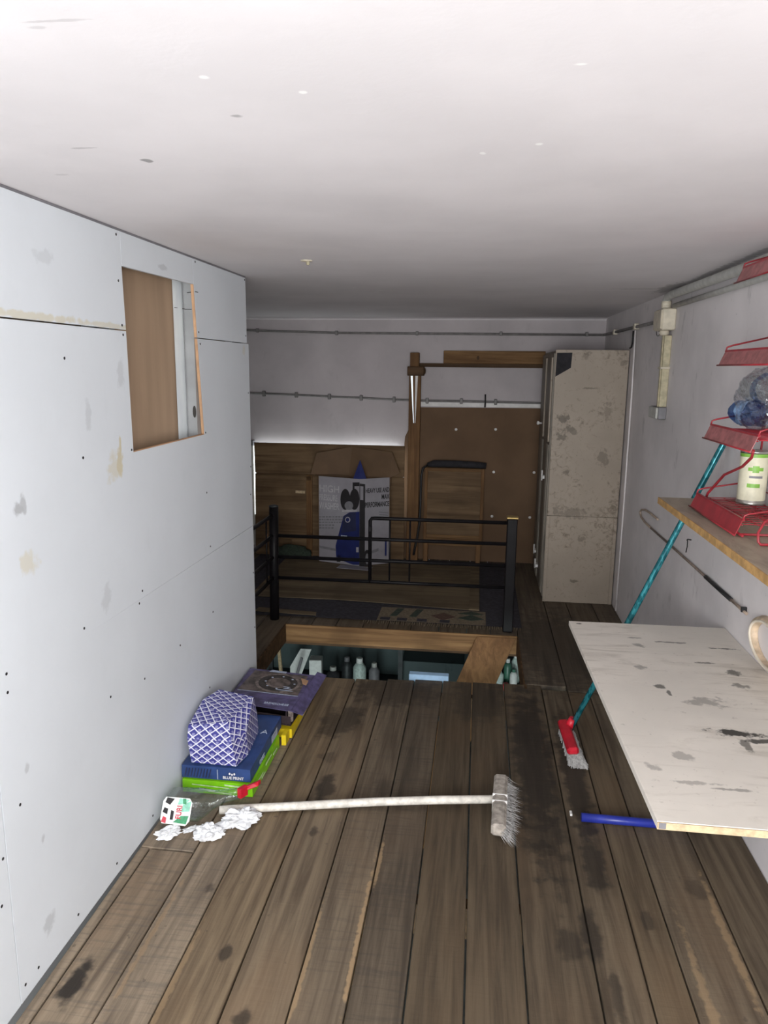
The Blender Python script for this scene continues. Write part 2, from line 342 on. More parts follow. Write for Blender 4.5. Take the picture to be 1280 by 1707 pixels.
def box_bm(bm, a, b, bev=0.0, mtx=None):
    vs = [(x, y, z) for x in (a[0], b[0]) for y in (a[1], b[1]) for z in (a[2], b[2])]
    bv = [bm.verts.new(v) for v in vs]
    fs = [(0, 1, 3, 2), (4, 6, 7, 5), (0, 4, 5, 1), (2, 3, 7, 6), (0, 2, 6, 4), (1, 5, 7, 3)]
    f = [bm.faces.new([bv[i] for i in q]) for q in fs]
    if mtx is not None: bmesh.ops.transform(bm, matrix=mtx, verts=bv)
    if bev > 0:
        es = list({e for q in f for e in q.edges})
        bmesh.ops.bevel(bm, geom=es, offset=bev, segments=1, affect='EDGES')
def box(name, a, b, mat, parent=None, bev=0.0, mtx=None):
    bm = bmesh.new(); box_bm(bm, a, b, bev, mtx); return link(name, bm_mesh(name, bm), mat, parent)
def prism(name, poly, n, mat, parent=None, bev=0.0):
    """poly: list of 3D points (planar), n: extrusion vector"""
    bm = bmesh.new(); vs = [bm.verts.new(p) for p in poly]; f = bm.faces.new(vs)
    r = bmesh.ops.extrude_face_region(bm, geom=[f])
    bmesh.ops.translate(bm, vec=n, verts=[v for v in r['geom'] if isinstance(v, bmesh.types.BMVert)])
    bmesh.ops.recalc_face_normals(bm, faces=bm.faces)
    if bev: bmesh.ops.bevel(bm, geom=list(bm.edges), offset=bev, segments=1, affect='EDGES')
    return link(name, bm_mesh(name, bm), mat, parent)
def tube_data(pts, r, seg=10, closed=False, cap=True):
    P = [Vector(p) for p in pts]; n = len(P); V = []; F = []
    rr = r if isinstance(r, (list, tuple)) else [r] * n
    t0 = (P[1] - P[0]).normalized(); up = Vector((0, 0, 1)) if abs(t0.z) < 0.9 else Vector((1, 0, 0))
    nrm = (up - t0 * up.dot(t0)).normalized()
    for i in range(n):
        if closed: t = (P[(i + 1) % n] - P[i - 1]).normalized()
        else: t = (P[min(i + 1, n - 1)] - P[max(i - 1, 0)]).normalized()
        nrm = (nrm - t * nrm.dot(t)).normalized(); bi = t.cross(nrm)
        for j in range(seg):
            a = 2 * math.pi * j / seg; V.append(P[i] + (nrm * math.cos(a) + bi * math.sin(a)) * rr[i])
    m = n if closed else n - 1
    for i in range(m):
        for j in range(seg):
            a = i * seg + j; b = i * seg + (j + 1) % seg; k = ((i + 1) % n) * seg
            F.append((a, b, k + (j + 1) % seg, k + j))
    if not closed and cap:
        F.append(tuple(range(seg - 1, -1, -1))); F.append(tuple(range((n - 1) * seg, n * seg)))
    return V, F
def tube(name, pts, r, mat, parent=None, seg=10, closed=False, smooth=True):
    V, F = tube_data(pts, r, seg, closed); o = link(name, mesh_from(name, V, F), mat, parent)
    if smooth:
        for p in o.data.polygons: p.use_smooth = len(p.vertices) == 4
    return o
def tubes(name, lst, mat, parent=None, seg=6):
    V = []; F = []
    for pts, r in lst:
        v, f = tube_data(pts, r, seg); k = len(V); V += v; F += [tuple(i + k for i in q) for q in f]
    return link(name, mesh_from(name, V, F), mat, parent, True)
def lathe(name, prof, o, ax, mat, parent=None, seg=24, warp=None, capped=True):
    """prof: (radius, height along ax)"""
    ax = Vector(ax).normalized(); up = Vector((0, 0, 1)) if abs(ax.z) < 0.9 else Vector((1, 0, 0))
    u = (up - ax * up.dot(ax)).normalized(); v = ax.cross(u); o = Vector(o); V = []; F = []
    for r, h in prof:
        for j in range(seg):
            a = 2 * math.pi * j / seg; q = o + ax * h + (u * math.cos(a) + v * math.sin(a)) * r
            V.append(warp(q) if warp else q)
    for i in range(len(prof) - 1):
        for j in range(seg):
            F.append((i * seg + j, i * seg + (j + 1) % seg, (i + 1) * seg + (j + 1) % seg, (i + 1) * seg + j))
    if capped:
        F.append(tuple(range(seg - 1, -1, -1))); F.append(tuple(range((len(prof) - 1) * seg, len(prof) * seg)))
    q = link(name, mesh_from(name, V, F), mat, parent)
    for p in q.data.polygons: p.use_smooth = len(p.vertices) == 4
    return q
def disc(name, c, u, v, ru, rv, mat, parent, n=20, thick=0.0012, inner=0.0):
    c, u, v = Vector(c), Vector(u).normalized(), Vector(v).normalized(); nn = u.cross(v)
    V = []; F = []
    for k in range(n):
        a = 2 * math.pi * k / n; d = u * math.cos(a) * ru + v * math.sin(a) * rv
        V += [c + d * inner, c + d, c + d * inner + nn * thick, c + d + nn * thick]
    for k in range(n):
        i, j = 4 * k, 4 * ((k + 1) % n)
        F += [(i + 2, i + 3, j + 3, j + 2), (i + 1, j + 1, j + 3, i + 3)]
        if inner > 0: F.append((i, i + 2, j + 2, j))
    if inner == 0:
        F = [f for f in F if f[0] % 4 != 2]; F.append(tuple(4 * k + 3 for k in range(n)))
    return link(name, mesh_from(name, V, F), mat, parent)
def text(name, s, c, ux, uy, size, mat, parent, align='LEFT', bold=0.0, xs=1.0):
    cu = bpy.data.curves.new('t', 'FONT'); cu.body = s; cu.size = size; cu.align_x = align; cu.extrude = 0.0006; cu.offset = bold
    t = bpy.data.objects.new('t', cu); COL.objects.link(t)
    dg = bpy.context.evaluated_depsgraph_get(); dg.update()
    me = bpy.data.meshes.new_from_object(t.evaluated_get(dg)); bpy.data.objects.remove(t)
    ux = Vector(ux).normalized(); uy = Vector(uy).normalized(); n = ux.cross(uy); c = Vector(c)
    mt = Matrix(((ux.x * xs, uy.x, n.x, c.x), (ux.y * xs, uy.y, n.y, c.y), (ux.z * xs, uy.z, n.z, c.z), (0, 0, 0, 1)))
    me.transform(mt); me.materials.clear(); me.materials.append(M[mat])
    return link(name, me, None, parent)
def arc(c, r, a0, a1, n, plane='xz'):
    out = []
    for i in range(n + 1):
        a = R(a0 + (a1 - a0) * i / n); p = [c[0], c[1], c[2]]
        i0, i1 = {'xz': (0, 2), 'yz': (1, 2), 'xy': (0, 1)}[plane]
        p[i0] += r * math.cos(a); p[i1] += r * math.sin(a); out.append(tuple(p))
    return out
def struct(o, label=None): o['kind'] = 'structure'; return tag(o, label) if label else o

XR, YB, ZC, YF = 1.06, 6.70, 2.19, -1.30     # right wall, back wall, ceiling, wall behind the camera
XL2 = -2.35                                  # far left wall behind the partition
# ================================================================== SETTING
# ---- floor: planks running into the room around the stair opening
HX0, HX1, HY0, HY1 = -1.28, 0.312, 3.95, 4.765
bm = bmesh.new()
for a, b in (((-1.34, HY1 + .005, -.15), (HX1 + .1, HY1 + .055, -.034)), ((-1.30, HY0 - .12, -.15), (HX1, HY0 - .07, -.034)),
             ((HX1 + .05, 3.6, -.15), (HX1 + .10, YB, -.034)), ((-1.36, 3.6, -.15), (-1.31, YB, -.034)),
             ((-1.2, 2.2, -.15), (XR, 2.25, -.034)), ((-1.2, 0.6, -.15), (XR, .65, -.034)), ((-1.2, -.9, -.15), (XR, -.85, -.034)),
             ((HX1 + .1, 5.5, -.15), (XR, 5.55, -.034)), ((XL2, 5.4, -.15), (-1.36, 5.45, -.034))):
    box_bm(bm, a, b)
floor = link('floor', bm_mesh('floor', bm), 'darktimber'); struct(floor, 'weathered brown plank floor around a stair opening')
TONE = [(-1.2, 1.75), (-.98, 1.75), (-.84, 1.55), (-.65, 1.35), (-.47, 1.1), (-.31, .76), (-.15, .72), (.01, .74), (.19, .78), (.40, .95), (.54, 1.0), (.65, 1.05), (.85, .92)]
def plank(x0, x1, y0, y1, dz=0.0):
    j = lambda: random.uniform(-.0015, .0015)
    o = box('plank', (x0 + .0028, y0, -.034), (x1 - .0028, y1, dz + random.uniform(-.0025, 0.0)), 'plank', floor, 0.002)
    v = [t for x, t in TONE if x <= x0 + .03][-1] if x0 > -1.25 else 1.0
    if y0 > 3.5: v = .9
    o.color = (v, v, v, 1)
    return o
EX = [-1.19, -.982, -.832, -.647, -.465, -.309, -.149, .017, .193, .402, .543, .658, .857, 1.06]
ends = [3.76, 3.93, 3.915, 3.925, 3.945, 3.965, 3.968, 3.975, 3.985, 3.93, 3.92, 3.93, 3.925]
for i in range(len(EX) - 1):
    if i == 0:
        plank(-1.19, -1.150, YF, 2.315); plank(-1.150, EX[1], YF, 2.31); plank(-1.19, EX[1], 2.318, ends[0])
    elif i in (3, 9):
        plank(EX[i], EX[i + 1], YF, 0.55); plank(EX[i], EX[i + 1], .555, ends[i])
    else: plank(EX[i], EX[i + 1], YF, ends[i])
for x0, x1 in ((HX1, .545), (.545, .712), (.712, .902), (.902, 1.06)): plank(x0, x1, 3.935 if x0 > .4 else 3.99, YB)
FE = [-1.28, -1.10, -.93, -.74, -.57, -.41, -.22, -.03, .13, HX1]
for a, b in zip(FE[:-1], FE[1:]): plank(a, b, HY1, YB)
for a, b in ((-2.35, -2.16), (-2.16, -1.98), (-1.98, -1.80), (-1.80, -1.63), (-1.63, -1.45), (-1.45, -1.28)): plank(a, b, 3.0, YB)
tj = box('joist', (-1.345, HY1 - .012, -.128), (HX1 - .005, HY1 + .004, -.002), 'timber', floor, .002)
box('joist', (HX0 - .012, HY0 - .1, -.128), (HX0 + .006, HY1 - .012, -.002), 'darktimber', floor, .002)
box('joist', (HX1 - .006, HY0 - .02, -.128), (HX1 + .012, HY1 - .012, -.002), 'darktimber', floor, .002)

# ---- ceiling, with the coved edge along the back wall
V = [(XL2, YF, ZC), (XR + .03, YF, ZC)]; F = []
prof = [(YF, ZC), (6.62, ZC)] + [(6.62 + .08 * math.sin(R(a)), ZC - .02 + .02 * math.cos(R(a))) for a in range(10, 91, 16)] + [(YB + .2, ZC - .02)]
top = [(YB + .2, ZC + .12), (YF, ZC + .12)]
pts = prof + top
ceil = prism('ceiling', [(XL2 - .1, y, z) for y, z in pts], (XR - XL2 + .25, 0, 0), 'ceiling')
struct(ceil, 'low pinkish white painted ceiling')

# ---- right wall
wr = box('wall_right', (XR, YF - .1, -2.4), (XR + .15, YB + .2, ZC + .01), 'wall_r'); struct(wr, 'grey plastered side wall on the right')

# ---- back wall with a window hole behind the plywood
WX0, WX1, WZ0, WZ1 = -2.066, -.70, .38, 1.0
bm = bmesh.new()
for a, b in (((XL2, YB, -.15), (WX0, YB + .2, ZC)), ((WX1, YB, -.15), (XR, YB + .2, ZC)), ((WX0, YB, -.15), (WX1, YB + .2, WZ0)), ((WX0, YB, WZ1), (WX1, YB + .2, ZC))): box_bm(bm, a, b)
wb = link('wall_back', bm_mesh('wall_back', bm), 'wall_b'); struct(wb, 'grey-white plastered back wall')
win = box('window_1', (WX0, YB - .052, WZ0), (WX1, YB + .075, WZ1 + .025), 'pane'); struct(win, 'small daylit window hidden behind plywood')
for a, b in (((WX0 - .07, YB - .055, WZ0 - .3), (WX0, YB + .05, WZ1 + .03)), ((WX0, YB - .054, WZ0 - .03), (WX1, YB + .05, WZ0 - .001))):
    box('window_frame', a, b, 'greyplastic', win, .004)
box('window_frame', (WX0 - .1, YB - .06, WZ1 + .03), (WX0 + .0, YB - .001, WZ1 + .075), 'printgrey', win, .003)

# ---- other walls
wl2 = box('wall_left_rear', (XL2 - .1, 2.9, -2.4), (XL2, YB + .2, ZC), 'wall_b'); struct(wl2, 'plastered wall behind the partition')
bm = bmesh.new()
for a, b in (((XL2, YF - .12, -.15), (-.9, YF, ZC)), ((1.0, YF - .12, -.15), (XR, YF, ZC)), ((-.9, YF - .12, -.15), (1.0, YF, .8)), ((-.9, YF - .12, 2.1), (1.0, YF, ZC))): box_bm(bm, a, b)
wf = link('wall_front', bm_mesh('wall_front', bm), 'wall_b'); struct(wf, 'wall behind the photographer with a window opening')

# ---- left partition: drywall sheets on metal studs
SH = 0.0121
def xl(y): return -1.19 + SH * (y - 2.4)
def wpt(y, z, d=0.0): return (xl(y) - d, y, z)
YE = 3.725
wl = prism('wall_left', [wpt(YF, 0.002, .078), wpt(3.70, 0.002, .078), wpt(3.70, ZC - .003, .078), wpt(YF, ZC - .003, .078)], (-.012, 0, 0), 'kraft')
struct(wl, 'white drywall partition on metal studs, brown sheet on its far side')
def sheet(poly, **kw): return prism('drywall_panel', [wpt(y, z) for y, z in poly], (-.0125, 0, 0), 'drywall', wl)
g = .0022
sheet([(YF, .925), (3.735, .918), (3.735, 1.862), (3.058, 1.863), (3.098, 1.457), (2.437, 1.452), (2.431, 1.8625), (YF, 1.8625)])
sheet([(YF, 1.8675), (2.431, 1.867), (2.424, 2.073), (2.424, 2.182), (YF, 2.182)])
sheet([(2.4265, 2.073), (3.036, 2.08), (3.036, 2.182), (2.4265, 2.182)])
sheet([(3.0385, 2.08), (3.0575, 1.867), (3.708, 1.866), (3.708, 2.182), (3.0385, 2.182)])
sheet([(YF, .008), (1.604, .008), (1.604, .9215), (YF, .9215)])
sheet([(1.6075, .008), (3.742, .008), (3.738, .9155), (1.6075, .9215)])
# cut edge of the opening
for a, b in (((3.098, 1.457), (3.058, 1.863)), ((3.0575, 1.867), (3.037, 2.08))):
    prism('cut_edge', [wpt(a[0] - .0045, a[1], .0005), wpt(a[0] + .003, a[1], .0005), wpt(b[0] + .003, b[1], .0005), wpt(b[0] - .0045, b[1], .0005)], (-.011, 0, 0), 'cutedge', wl)
prism('cut_edge', [wpt(2.43, 1.452, .001), wpt(3.098, 1.457, .001), wpt(3.098, 1.4605, .001), wpt(2.43, 1.4555, .001)], (-.011, 0, 0), 'cutedge', wl)
prism('cut_edge', [wpt(2.437, 1.452, .001), wpt(2.431, 1.86, .001), wpt(2.433, 1.86, .001), wpt(2.440, 1.452, .001)], (-.011, 0, 0), 'cutedge', wl)
prism('drywall_end_strip', [wpt(3.742, .01, .004), wpt(3.750, .01, .004), wpt(3.745, 1.84, .004), wpt(3.737, 1.84, .004)], (-.02, 0, 0), 'cutedge', wl)
# metal studs (folded steel) and tracks
def stud(y0, lab=None):
    web = prism('stud_web', [wpt(y0 + .10, .01, .015), wpt(y0 + .10, ZC - .02, .015), wpt(y0 + .10, ZC - .02, .074), wpt(y0 + .10, .01, .074)], (0, .002, 0), 'zincweb', wl)
    V = []; F = []
    n = 9
    for zz in (.01, ZC - .02):
        for i in range(n):
            t = i / (n - 1); V.append(wpt(y0 + .10 * t, zz, .074 - .010 * math.sin(math.pi * t) - (.004 if 3 < i < 6 else 0)))
    for i in range(n - 1): F.append((i, i + 1, n + i + 1, n + i))
    fl = link('stud_flange', mesh_from('stud_flange', V, F), 'zinc', wl, True)
    prism('stud_flange', [wpt(y0 + .06, .01, .0135), wpt(y0 + .10, .01, .0135), wpt(y0 + .10, ZC - .02, .0135), wpt(y0 + .06, ZC - .02, .0135)], (-.0012, 0, 0), 'zincweb', wl)
    return web
stud(2.995); stud(2.28); stud(1.55); stud(3.60)
# service slot in the stud web and a rivet line across the flange
disc('stud_slot', wpt(3.0945, 1.555, .040), (1, 0, 0), (0, 0, 1), .008, .026, 'gap', wl, 16, .0005)
tube('stud_joint', [wpt(3.00, 1.985, .070), wpt(3.09, 1.985, .060), wpt(3.094, 1.985, .035)], .0012, 'gap', wl, 6)
tube('stud_wire', [wpt(3.09, 2.052, .05), wpt(3.05, 2.052, -.001), wpt(3.075, 2.052, -.003)], .0014, 'gap', wl, 6)
prism('top_track', [wpt(2.35, 2.115, .0135), wpt(2.35, 2.187, .0135), wpt(2.35, 2.187, .076), wpt(2.35, 2.115, .076)], (.008, .64, 0), 'darktimber', wl)
scr = [(2.399, 2.168), (3.063, 2.172), (2.397, 2.023), (2.405, 1.881), (2.409, 1.85), (2.047, 1.768), (2.11, 1.471), (3.075, 1.89), (3.085, 1.842), (3.112, 1.464), (2.424, 1.462), (2.418, .907), (2.446, .946),
       (1.671, .956), (1.669, .905), (2.427, .614), (1.677, .575), (1.590, .473), (1.568, .349), (1.902, .05), (1.691, .05), (1.63, .05), (3.696, 2.172), (3.694, 1.901), (3.712, 1.617), (3.722, 1.235), (3.722, .351), (3.722, .66), (3.71, 1.09),
       (3.123, .639), (2.18, .656), (2.432, .05), (3.05, .30), (2.75, .62), (2.15, .05), (3.1, 1.20), (3.12, .95), (2.05, .945)]
sme = None
for y, z in scr:
    if sme is None:
        o = lathe('screw', [(.0045, 0), (.0045, .0012), (.002, .0014)], (0, 0, 0), (1, 0, 0), 'screw', None, 8); sme = o.data; hang(o, wl)
    else: o = link('screw', sme, None, wl)
    o.location = wpt(y, z, .0003)
# dark grey strip where partition meets ceiling
prism('edge_tape', [wpt(YF, 2.1825, -.0006), wpt(3.708, 2.1825, -.0006), wpt(3.708, 2.1895, -.0006), wpt(YF, 2.1895, -.0006)], (-.012, 0, 0), 'printgrey', wl)

# ---- room below
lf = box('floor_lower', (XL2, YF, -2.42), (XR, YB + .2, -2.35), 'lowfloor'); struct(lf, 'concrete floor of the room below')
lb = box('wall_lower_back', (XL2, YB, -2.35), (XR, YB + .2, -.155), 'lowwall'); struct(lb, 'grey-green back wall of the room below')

# ---- small yellowed hook plate on the ceiling
t = thing('ceiling_hook', (-.738, 3.176, ZC), 'small yellowish mounting stub left on the ceiling', 'hook')
lathe('mounting_plate', [(.026, 0), (.024, .004), (.010, .006)], (-.738, 3.176, ZC), (0, 0, -1), 'creamplastic', t, 12)
lathe('stub', [(.008, .004), (.007, .018), (.003, .020)], (-.732, 3.176, ZC), (0, 0, -1), 'oliveplastic', t, 8)

# ================================================================== BIG THINGS
# ---- dirty white cabinet by the right wall
t = thing('metal_cabinet', (.80, 6.1, 0), 'tall dirty cream cabinet against the right wall at the back', 'cabinet')
CX0, CX1, CY0, CY1, CZ = .535, 1.052, 5.555, 6.55, 1.888
box('body', (CX0 + .012, CY0 + .012, .012), (CX1, CY1, CZ), 'cabinet_side', t, .004)
box('upper_side_panel', (CX0 + .004, CY0 - .002, .675), (CX1, CY0 + .011, CZ + .004), 'cabinet', t, .002)
lo = box('lower_side_panel', (CX0 + .004, CY0 + .003, .0), (CX1, CY0 + .011, .672), 'cabinet', t, .001)
box('edge_strip', (CX0 + .0, CY0 - .003, .0), (CX0 + .026, CY0 + .012, .672), 'cabinet', lo, .002)
box('edge_strip', (CX1 - .026, CY0 - .003, .0), (CX1, CY0 + .012, .672), 'cabinet', lo, .002)
pat = prism('bare_patch', [(CX0 + .012, CY0 - .0032, 1.87), (CX0 + .12, CY0 - .0032, 1.872), (CX0 + .115, CY0 - .0032, 1.765), (CX0 + .008, CY0 - .0032, 1.70)], (0, .0012, 0), 'darkcloth', t)
tag(pat, 'black bare patch at the top corner')
# doors on the face towards the room: two leaves with ribbed mouldings
for y0, y1 in ((CY0 + .03, 6.04), (6.05, CY1 - .02)):
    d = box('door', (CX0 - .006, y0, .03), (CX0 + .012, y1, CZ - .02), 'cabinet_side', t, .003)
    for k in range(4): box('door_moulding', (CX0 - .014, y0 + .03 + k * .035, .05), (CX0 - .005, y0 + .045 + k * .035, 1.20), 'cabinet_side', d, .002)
    box('door_trim', (CX0 - .018, y0 + .02, 1.22), (CX0 - .005, y0 + .055, CZ - .05), 'cabinet', d, .003)
lathe('knob', [(.008, 0), (.008, .018), (.016, .024), (.016, .038), (.006, .042)], (CX0 - .006, 6.33, 1.31), (-1, 0, 0), 'whitepaint', t, 14)
for zz, yy in ((.93, 5.80), (.16, 6.02), (.24, 6.2)):
    h = box('latch', (CX0 - .026, yy - .02, zz - .012), (CX0 - .004, yy + .05, zz + .012), 'whitepaint', t, .003)
    tube('latch_pin', [(CX0 - .026, yy + .03, zz - .03), (CX0 - .026, yy + .03, zz + .05)], .006, 'whitepaint', h, 8)

# ---- black tubular railing round the stair opening
t = thing('stair_railing', (-.55, 4.84, 0), 'black tubular metal railing along the far side of the floor hole', 'railing')
PX0, PX1, PY = -1.372, .246, 4.842
p0 = tube('post', [(PX0 - .008, PY, .0), (PX0, PY, .81)], .032, 'blackmetal', t, 16)
lathe('post_cap', [(.033, 0), (.033, .006), (.02, .012)], (PX0, PY, .808), (0, 0, 1), 'darkmetal', p0, 16)
p1 = box('post', (PX1 - .034, PY - .03, .0), (PX1 + .034, PY + .03, .785), 'blackmetal', t, .006)
box('post_cap', (PX1 - .038, PY - .034, .784), (PX1 + .038, PY + .034, .797), 'brass', p1, .003)
for zz in (.605, .455, .305): tube('rail', [(PX0, PY, zz), (PX1, PY, zz + .003)], .0125, 'blackmetal', t, 10)
tube('rail', [(-.702, PY, .30), (-.702, PY, .735), (-.690, PY, .75), (-.67, PY, .752), (PX1, PY, .752)], .0125, 'blackmetal', t, 10)
for xx in (-.567, -.43): tube('baluster', [(xx, PY, .305), (xx, PY, .75)], .006, 'blackmetal', t, 8)
box('hinge_lug', (-.712, PY - .016, .66), (-.69, PY + .016, .70), 'blackmetal', t, .003)
for zz in (.75, .605, .455, .305): tube('side_rail', [(PX0 - .006, PY, zz), (PX0 - .016, 3.80, zz)], .0125, 'blackmetal', t, 10)
tube('baluster', [(PX0 - .008, 4.68, .30), (PX0 - .008, 4.68, .75)], .006, 'blackmetal', t, 8)
for zz in (.605, .455, .305): lathe('rail_bolt', [(.008, 0), (.008, .004), (.004, .006)], (PX0, PY - .031, zz), (0, -1, 0), 'darkmetal', t, 8)

# ---- wall table board
t = thing('wall_table', (XR, 2.4, .69), 'worn white board used as a wall table on the right', 'table')
prism('tabletop', [(.4155, 3.098, .672), (1.058, 3.108, .672), (1.058, 1.665, .672), (.458, 1.664, .672)], (0, 0, .02), 'tabletop', t, .001)
tp = prism('edge_band', [(.458, 1.6625, .6722), (1.058, 1.6635, .6722), (1.058, 1.6635, .6905), (.458, 1.6625, .6905)], (0, -.0022, 0), 'pale_edge', t)
box('edge_chip', (.462, 1.6590, .675), (.478, 1.6605, .690), 'printgrey', t)
box('wall_cleat', (XR - .04, 1.70, .632), (XR - .001, 3.08, .672), 'timber', t, .002)
for yy in (1.95, 2.85):
    b = prism('bracket', [(XR - .002, yy, .632), (XR - .40, yy, .672), (XR - .36, yy, .672), (XR - .002, yy, .60)], (0, .03, 0), 'timber', t)
    box('bracket_arm', (XR - .45, yy, .650), (XR - .04, yy + .03, .672), 'timber', b)
    
# ---- wall shelf
t = thing('wall_shelf', (XR, 2.4, 1.23), 'wooden shelf board with ochre edge under the red wire rack', 'shelf')
box('shelf_board', (.760, 1.2, 1.207), (1.057, 3.165, 1.231), 'shelf_top', t, .001)
box('shelf_edge', (.757, 1.2, 1.2055), (.7605, 3.165, 1.2315), 'shelf_edge', t)
for yy in (1.6, 2.6):
    prism('shelf_bracket', [(XR - .002, yy, 1.207), (XR - .22, yy, 1.207), (XR - .22, yy, 1.20), (XR - .002, yy, 1.05)], (0, .02, 0), 'shelf_edge', t)

# ---- red wire rack standing on the shelf
t = thing('wire_rack', (.95, 2.66, 1.231), 'red four-tier wire display rack on the wooden shelf', 'rack')
tiers = [(.842, 2.415, 2.925, 1.291), (.862, 2.415, 2.900, 1.557), (.882, 2.38, 2.875, 1.824), (.902, 2.36, 2.835, 2.108)]
XW = 1.045
for i, (xf, y0, y1, z) in enumerate(tiers):
    zf = z - .016
    tr = tubes('tray', [([(xf + .004, y0 + (y1 - y0) * k / 15, zf), (XW, y0 + (y1 - y0) * k / 15, zf)], .0018) for k in range(16)]
               + [([(xf + (XW - xf) * k / 4, y0, zf - .003), (xf + (XW - xf) * k / 4, y1, zf - .003)], .0022) for k in range(5)], 'red', t)
    lip = prism('front_lip', [(xf - .022, y0 - .004, z - .052), (xf + .0, y0, z), (xf + .002, y0, z), (xf - .019, y0 - .004, z - .052)], (0, y1 - y0, 0), 'red' if i == 0 else 'dustyred', t)
    box('lip_rim', (xf - .002, y0, z - .006), (xf + .006, y1, z + .002), 'red', lip)
    tube('lip_lower_rim', [(xf - .022, y0 - .004, z - .052), (xf - .022, y1 + .012, z - .052)], .003, 'red', lip, 6)
    for yy, up in ((y0, .05), (y1, .05)):
        tube('side_wire', [(xf, yy, z - .004), (xf + .004, yy, z + .012), (xf + .02, yy, z + .018), (XW - .01, yy, z + up), (XW, yy, z + up - .01), (XW, yy, zf)], .0032, 'red', t, 6)
    tube('back_wire', [(XW, y0, z + .03), (XW, y1, z + .03)], .0028, 'red', t, 6)
# bent uprights joining the tiers
for i in range(3):
    a, b = tiers[i], tiers[i + 1]
    if i > 0:
        tube('upright', [(a[0] + .12, a[1] + .06, a[3]), (b[0] + .02, b[1] + .075, b[3] - .05), (b[0] + .01, b[1] + .075, b[3] - .02)], .0048, 'red', t, 8)
    else:
        tube('upright', [(a[0] + .02, a[2] - .045, a[3] - .02), (a[0] + .022, a[2] - .06, a[3] + .01), (a[0] + .03, a[2] - .20, a[3] + .10), (b[0] + .01, b[1] + .14, b[3] - .115), (b[0] + .006, b[1] + .055, b[3] - .075), (b[0], b[1] + .03, b[3] - .05)], .0048, 'red', t, 8)
    tube('upright', [(XW, a[2] - .02, a[3]), (XW, b[2] - .02, b[3])], .004, 'red', t, 8)
    tube('upright', [(XW, a[1] + .02, a[3]), (XW, b[1] + .02, b[3])], .004, 'red', t, 8)
tube('foot_loop', [(.93, 2.30, 1.237), (.86, 2.30, 1.237), (.853, 2.30, 1.245), (.853, 2.31, 1.27), (.875, 2.33, 1.30), (.93, 2.36, 1.32)], .0042, 'red', t, 8)
tube('foot_loop', [(.846, 2.415, 1.237), (.846, 2.90, 1.237)], .004, 'red', t, 8)
tube('foot_loop', [(XW, 2.415, 1.237), (XW, 2.90, 1.237)], .004, 'red', t, 8)
for yy in (2.44, 2.88): tube('foot_loop', [(.842, yy, 1.237), (XW, yy, 1.237), (XW, yy, 1.275)], .004, 'red', t, 8)

# ---- can on the bottom tier
t = thing('food_can', (.995, 2.80, 1.279), 'cream can with green print on the lowest tier of the rack', 'can')
cc = (.995, 2.80, 1.2785)
lathe('can_body', [(.047, 0), (.049, .003), (.049, .008), (.047, .010), (.047, .186), (.049, .188), (.049, .193), (.046, .194)], cc, (0, 0, 1), 'tin', t, 28)
lathe('label', [(.0476, .016), (.0476, .180)], cc, (0, 0, 1), 'canlabel', t, 28, None, False)
def can_patch(name, h0, h1, a0, a1, r, mat, n=8):
    V = []; F = []
    for i in range(n + 1):
        a = R(a0 + (a1 - a0) * i / n)
        V += [(cc[0] + r * math.cos(a), cc[1] + r * math.sin(a), cc[2] + h0), (cc[0] + r * math.cos(a), cc[1] + r * math.sin(a), cc[2] + h1)]
    for i in range(n): F.append((2 * i, 2 * i + 2, 2 * i + 3, 2 * i + 1))
    link(name, mesh_from(name, V, F), mat, t)
can_patch('label_band', .172, .184, 120, 420, .0484, 'cangreen', 30)
for h in (.118, .124, .130, .136): can_patch('label_leaf', h, h + .006, 238 - (.006 - abs(h - .127)) * 3000, 282 + (.006 - abs(h - .127)) * 3000, .0481, 'cangreen')
can_patch('label_lettering', .098, .106, 236, 290, .0481, 'printgrey'); can_patch('label_leaf', .064, .078, 230, 282, .0481, 'cangreen')

# ---- crushed clear bottles on the second tier
def crush(seed, amp, sc):
    def f(q):
        n = mnoise.noise_vector(Vector(q) * sc + Vector((seed, seed * .7, -seed)))
        n2 = mnoise.noise_vector(Vector(q) * sc * 2.7 + Vector((seed, 3, -seed)))
        return Vector(q) + n * amp + n2 * amp * .45
    return f
pb = [(.012, 0), (.038, .004), (.043, .02), (.042, .06), (.044, .07), (.042, .10), (.044, .11), (.041, .15), (.034, .18), (.018, .205), (.0135, .212), (.0135, .232)]
t = thing('bottle_pack', (.955, 2.66, 1.56), 'crumpled clear pack of blue-tinted plastic bottles on the red rack', 'bottle pack')
for o0, ax, mt, sc in (((.935, 2.835, 1.606), (.10, -1, .02), 'clearblue', 1.0), ((.965, 2.835, 1.690), (.02, -1, .03), 'clear', 1.08)):
    bo = lathe('bottle', [(r * sc, h * sc * 1.15) for r, h in pb], o0, ax, mt, t, 20, crush(o0[1] * 9 + o0[2] * 5, .014, 16))
    e = Vector(o0) + Vector(ax).normalized() * .232 * sc * 1.15
    lathe('bottle_cap', [(.016, 0), (.016, .018), (.012, .02)], e, ax, 'clearblue' if mt == 'clearblue' else 'whitepaint', bo, 14)
    q = Vector(o0) + Vector(ax).normalized() * (.06 if mt == 'clearblue' else .13)
    lathe('bottle_label', [(.0455 * sc, 0), (.0455 * sc, .05)], q, ax, 'bluewrap' if mt == 'clearblue' else 'clearblue', bo, 20, crush(o0[1] * 9 + o0[2] * 5, .014, 16), False)
bm = bmesh.new(); bmesh.ops.create_icosphere(bm, subdivisions=5, radius=1.0)
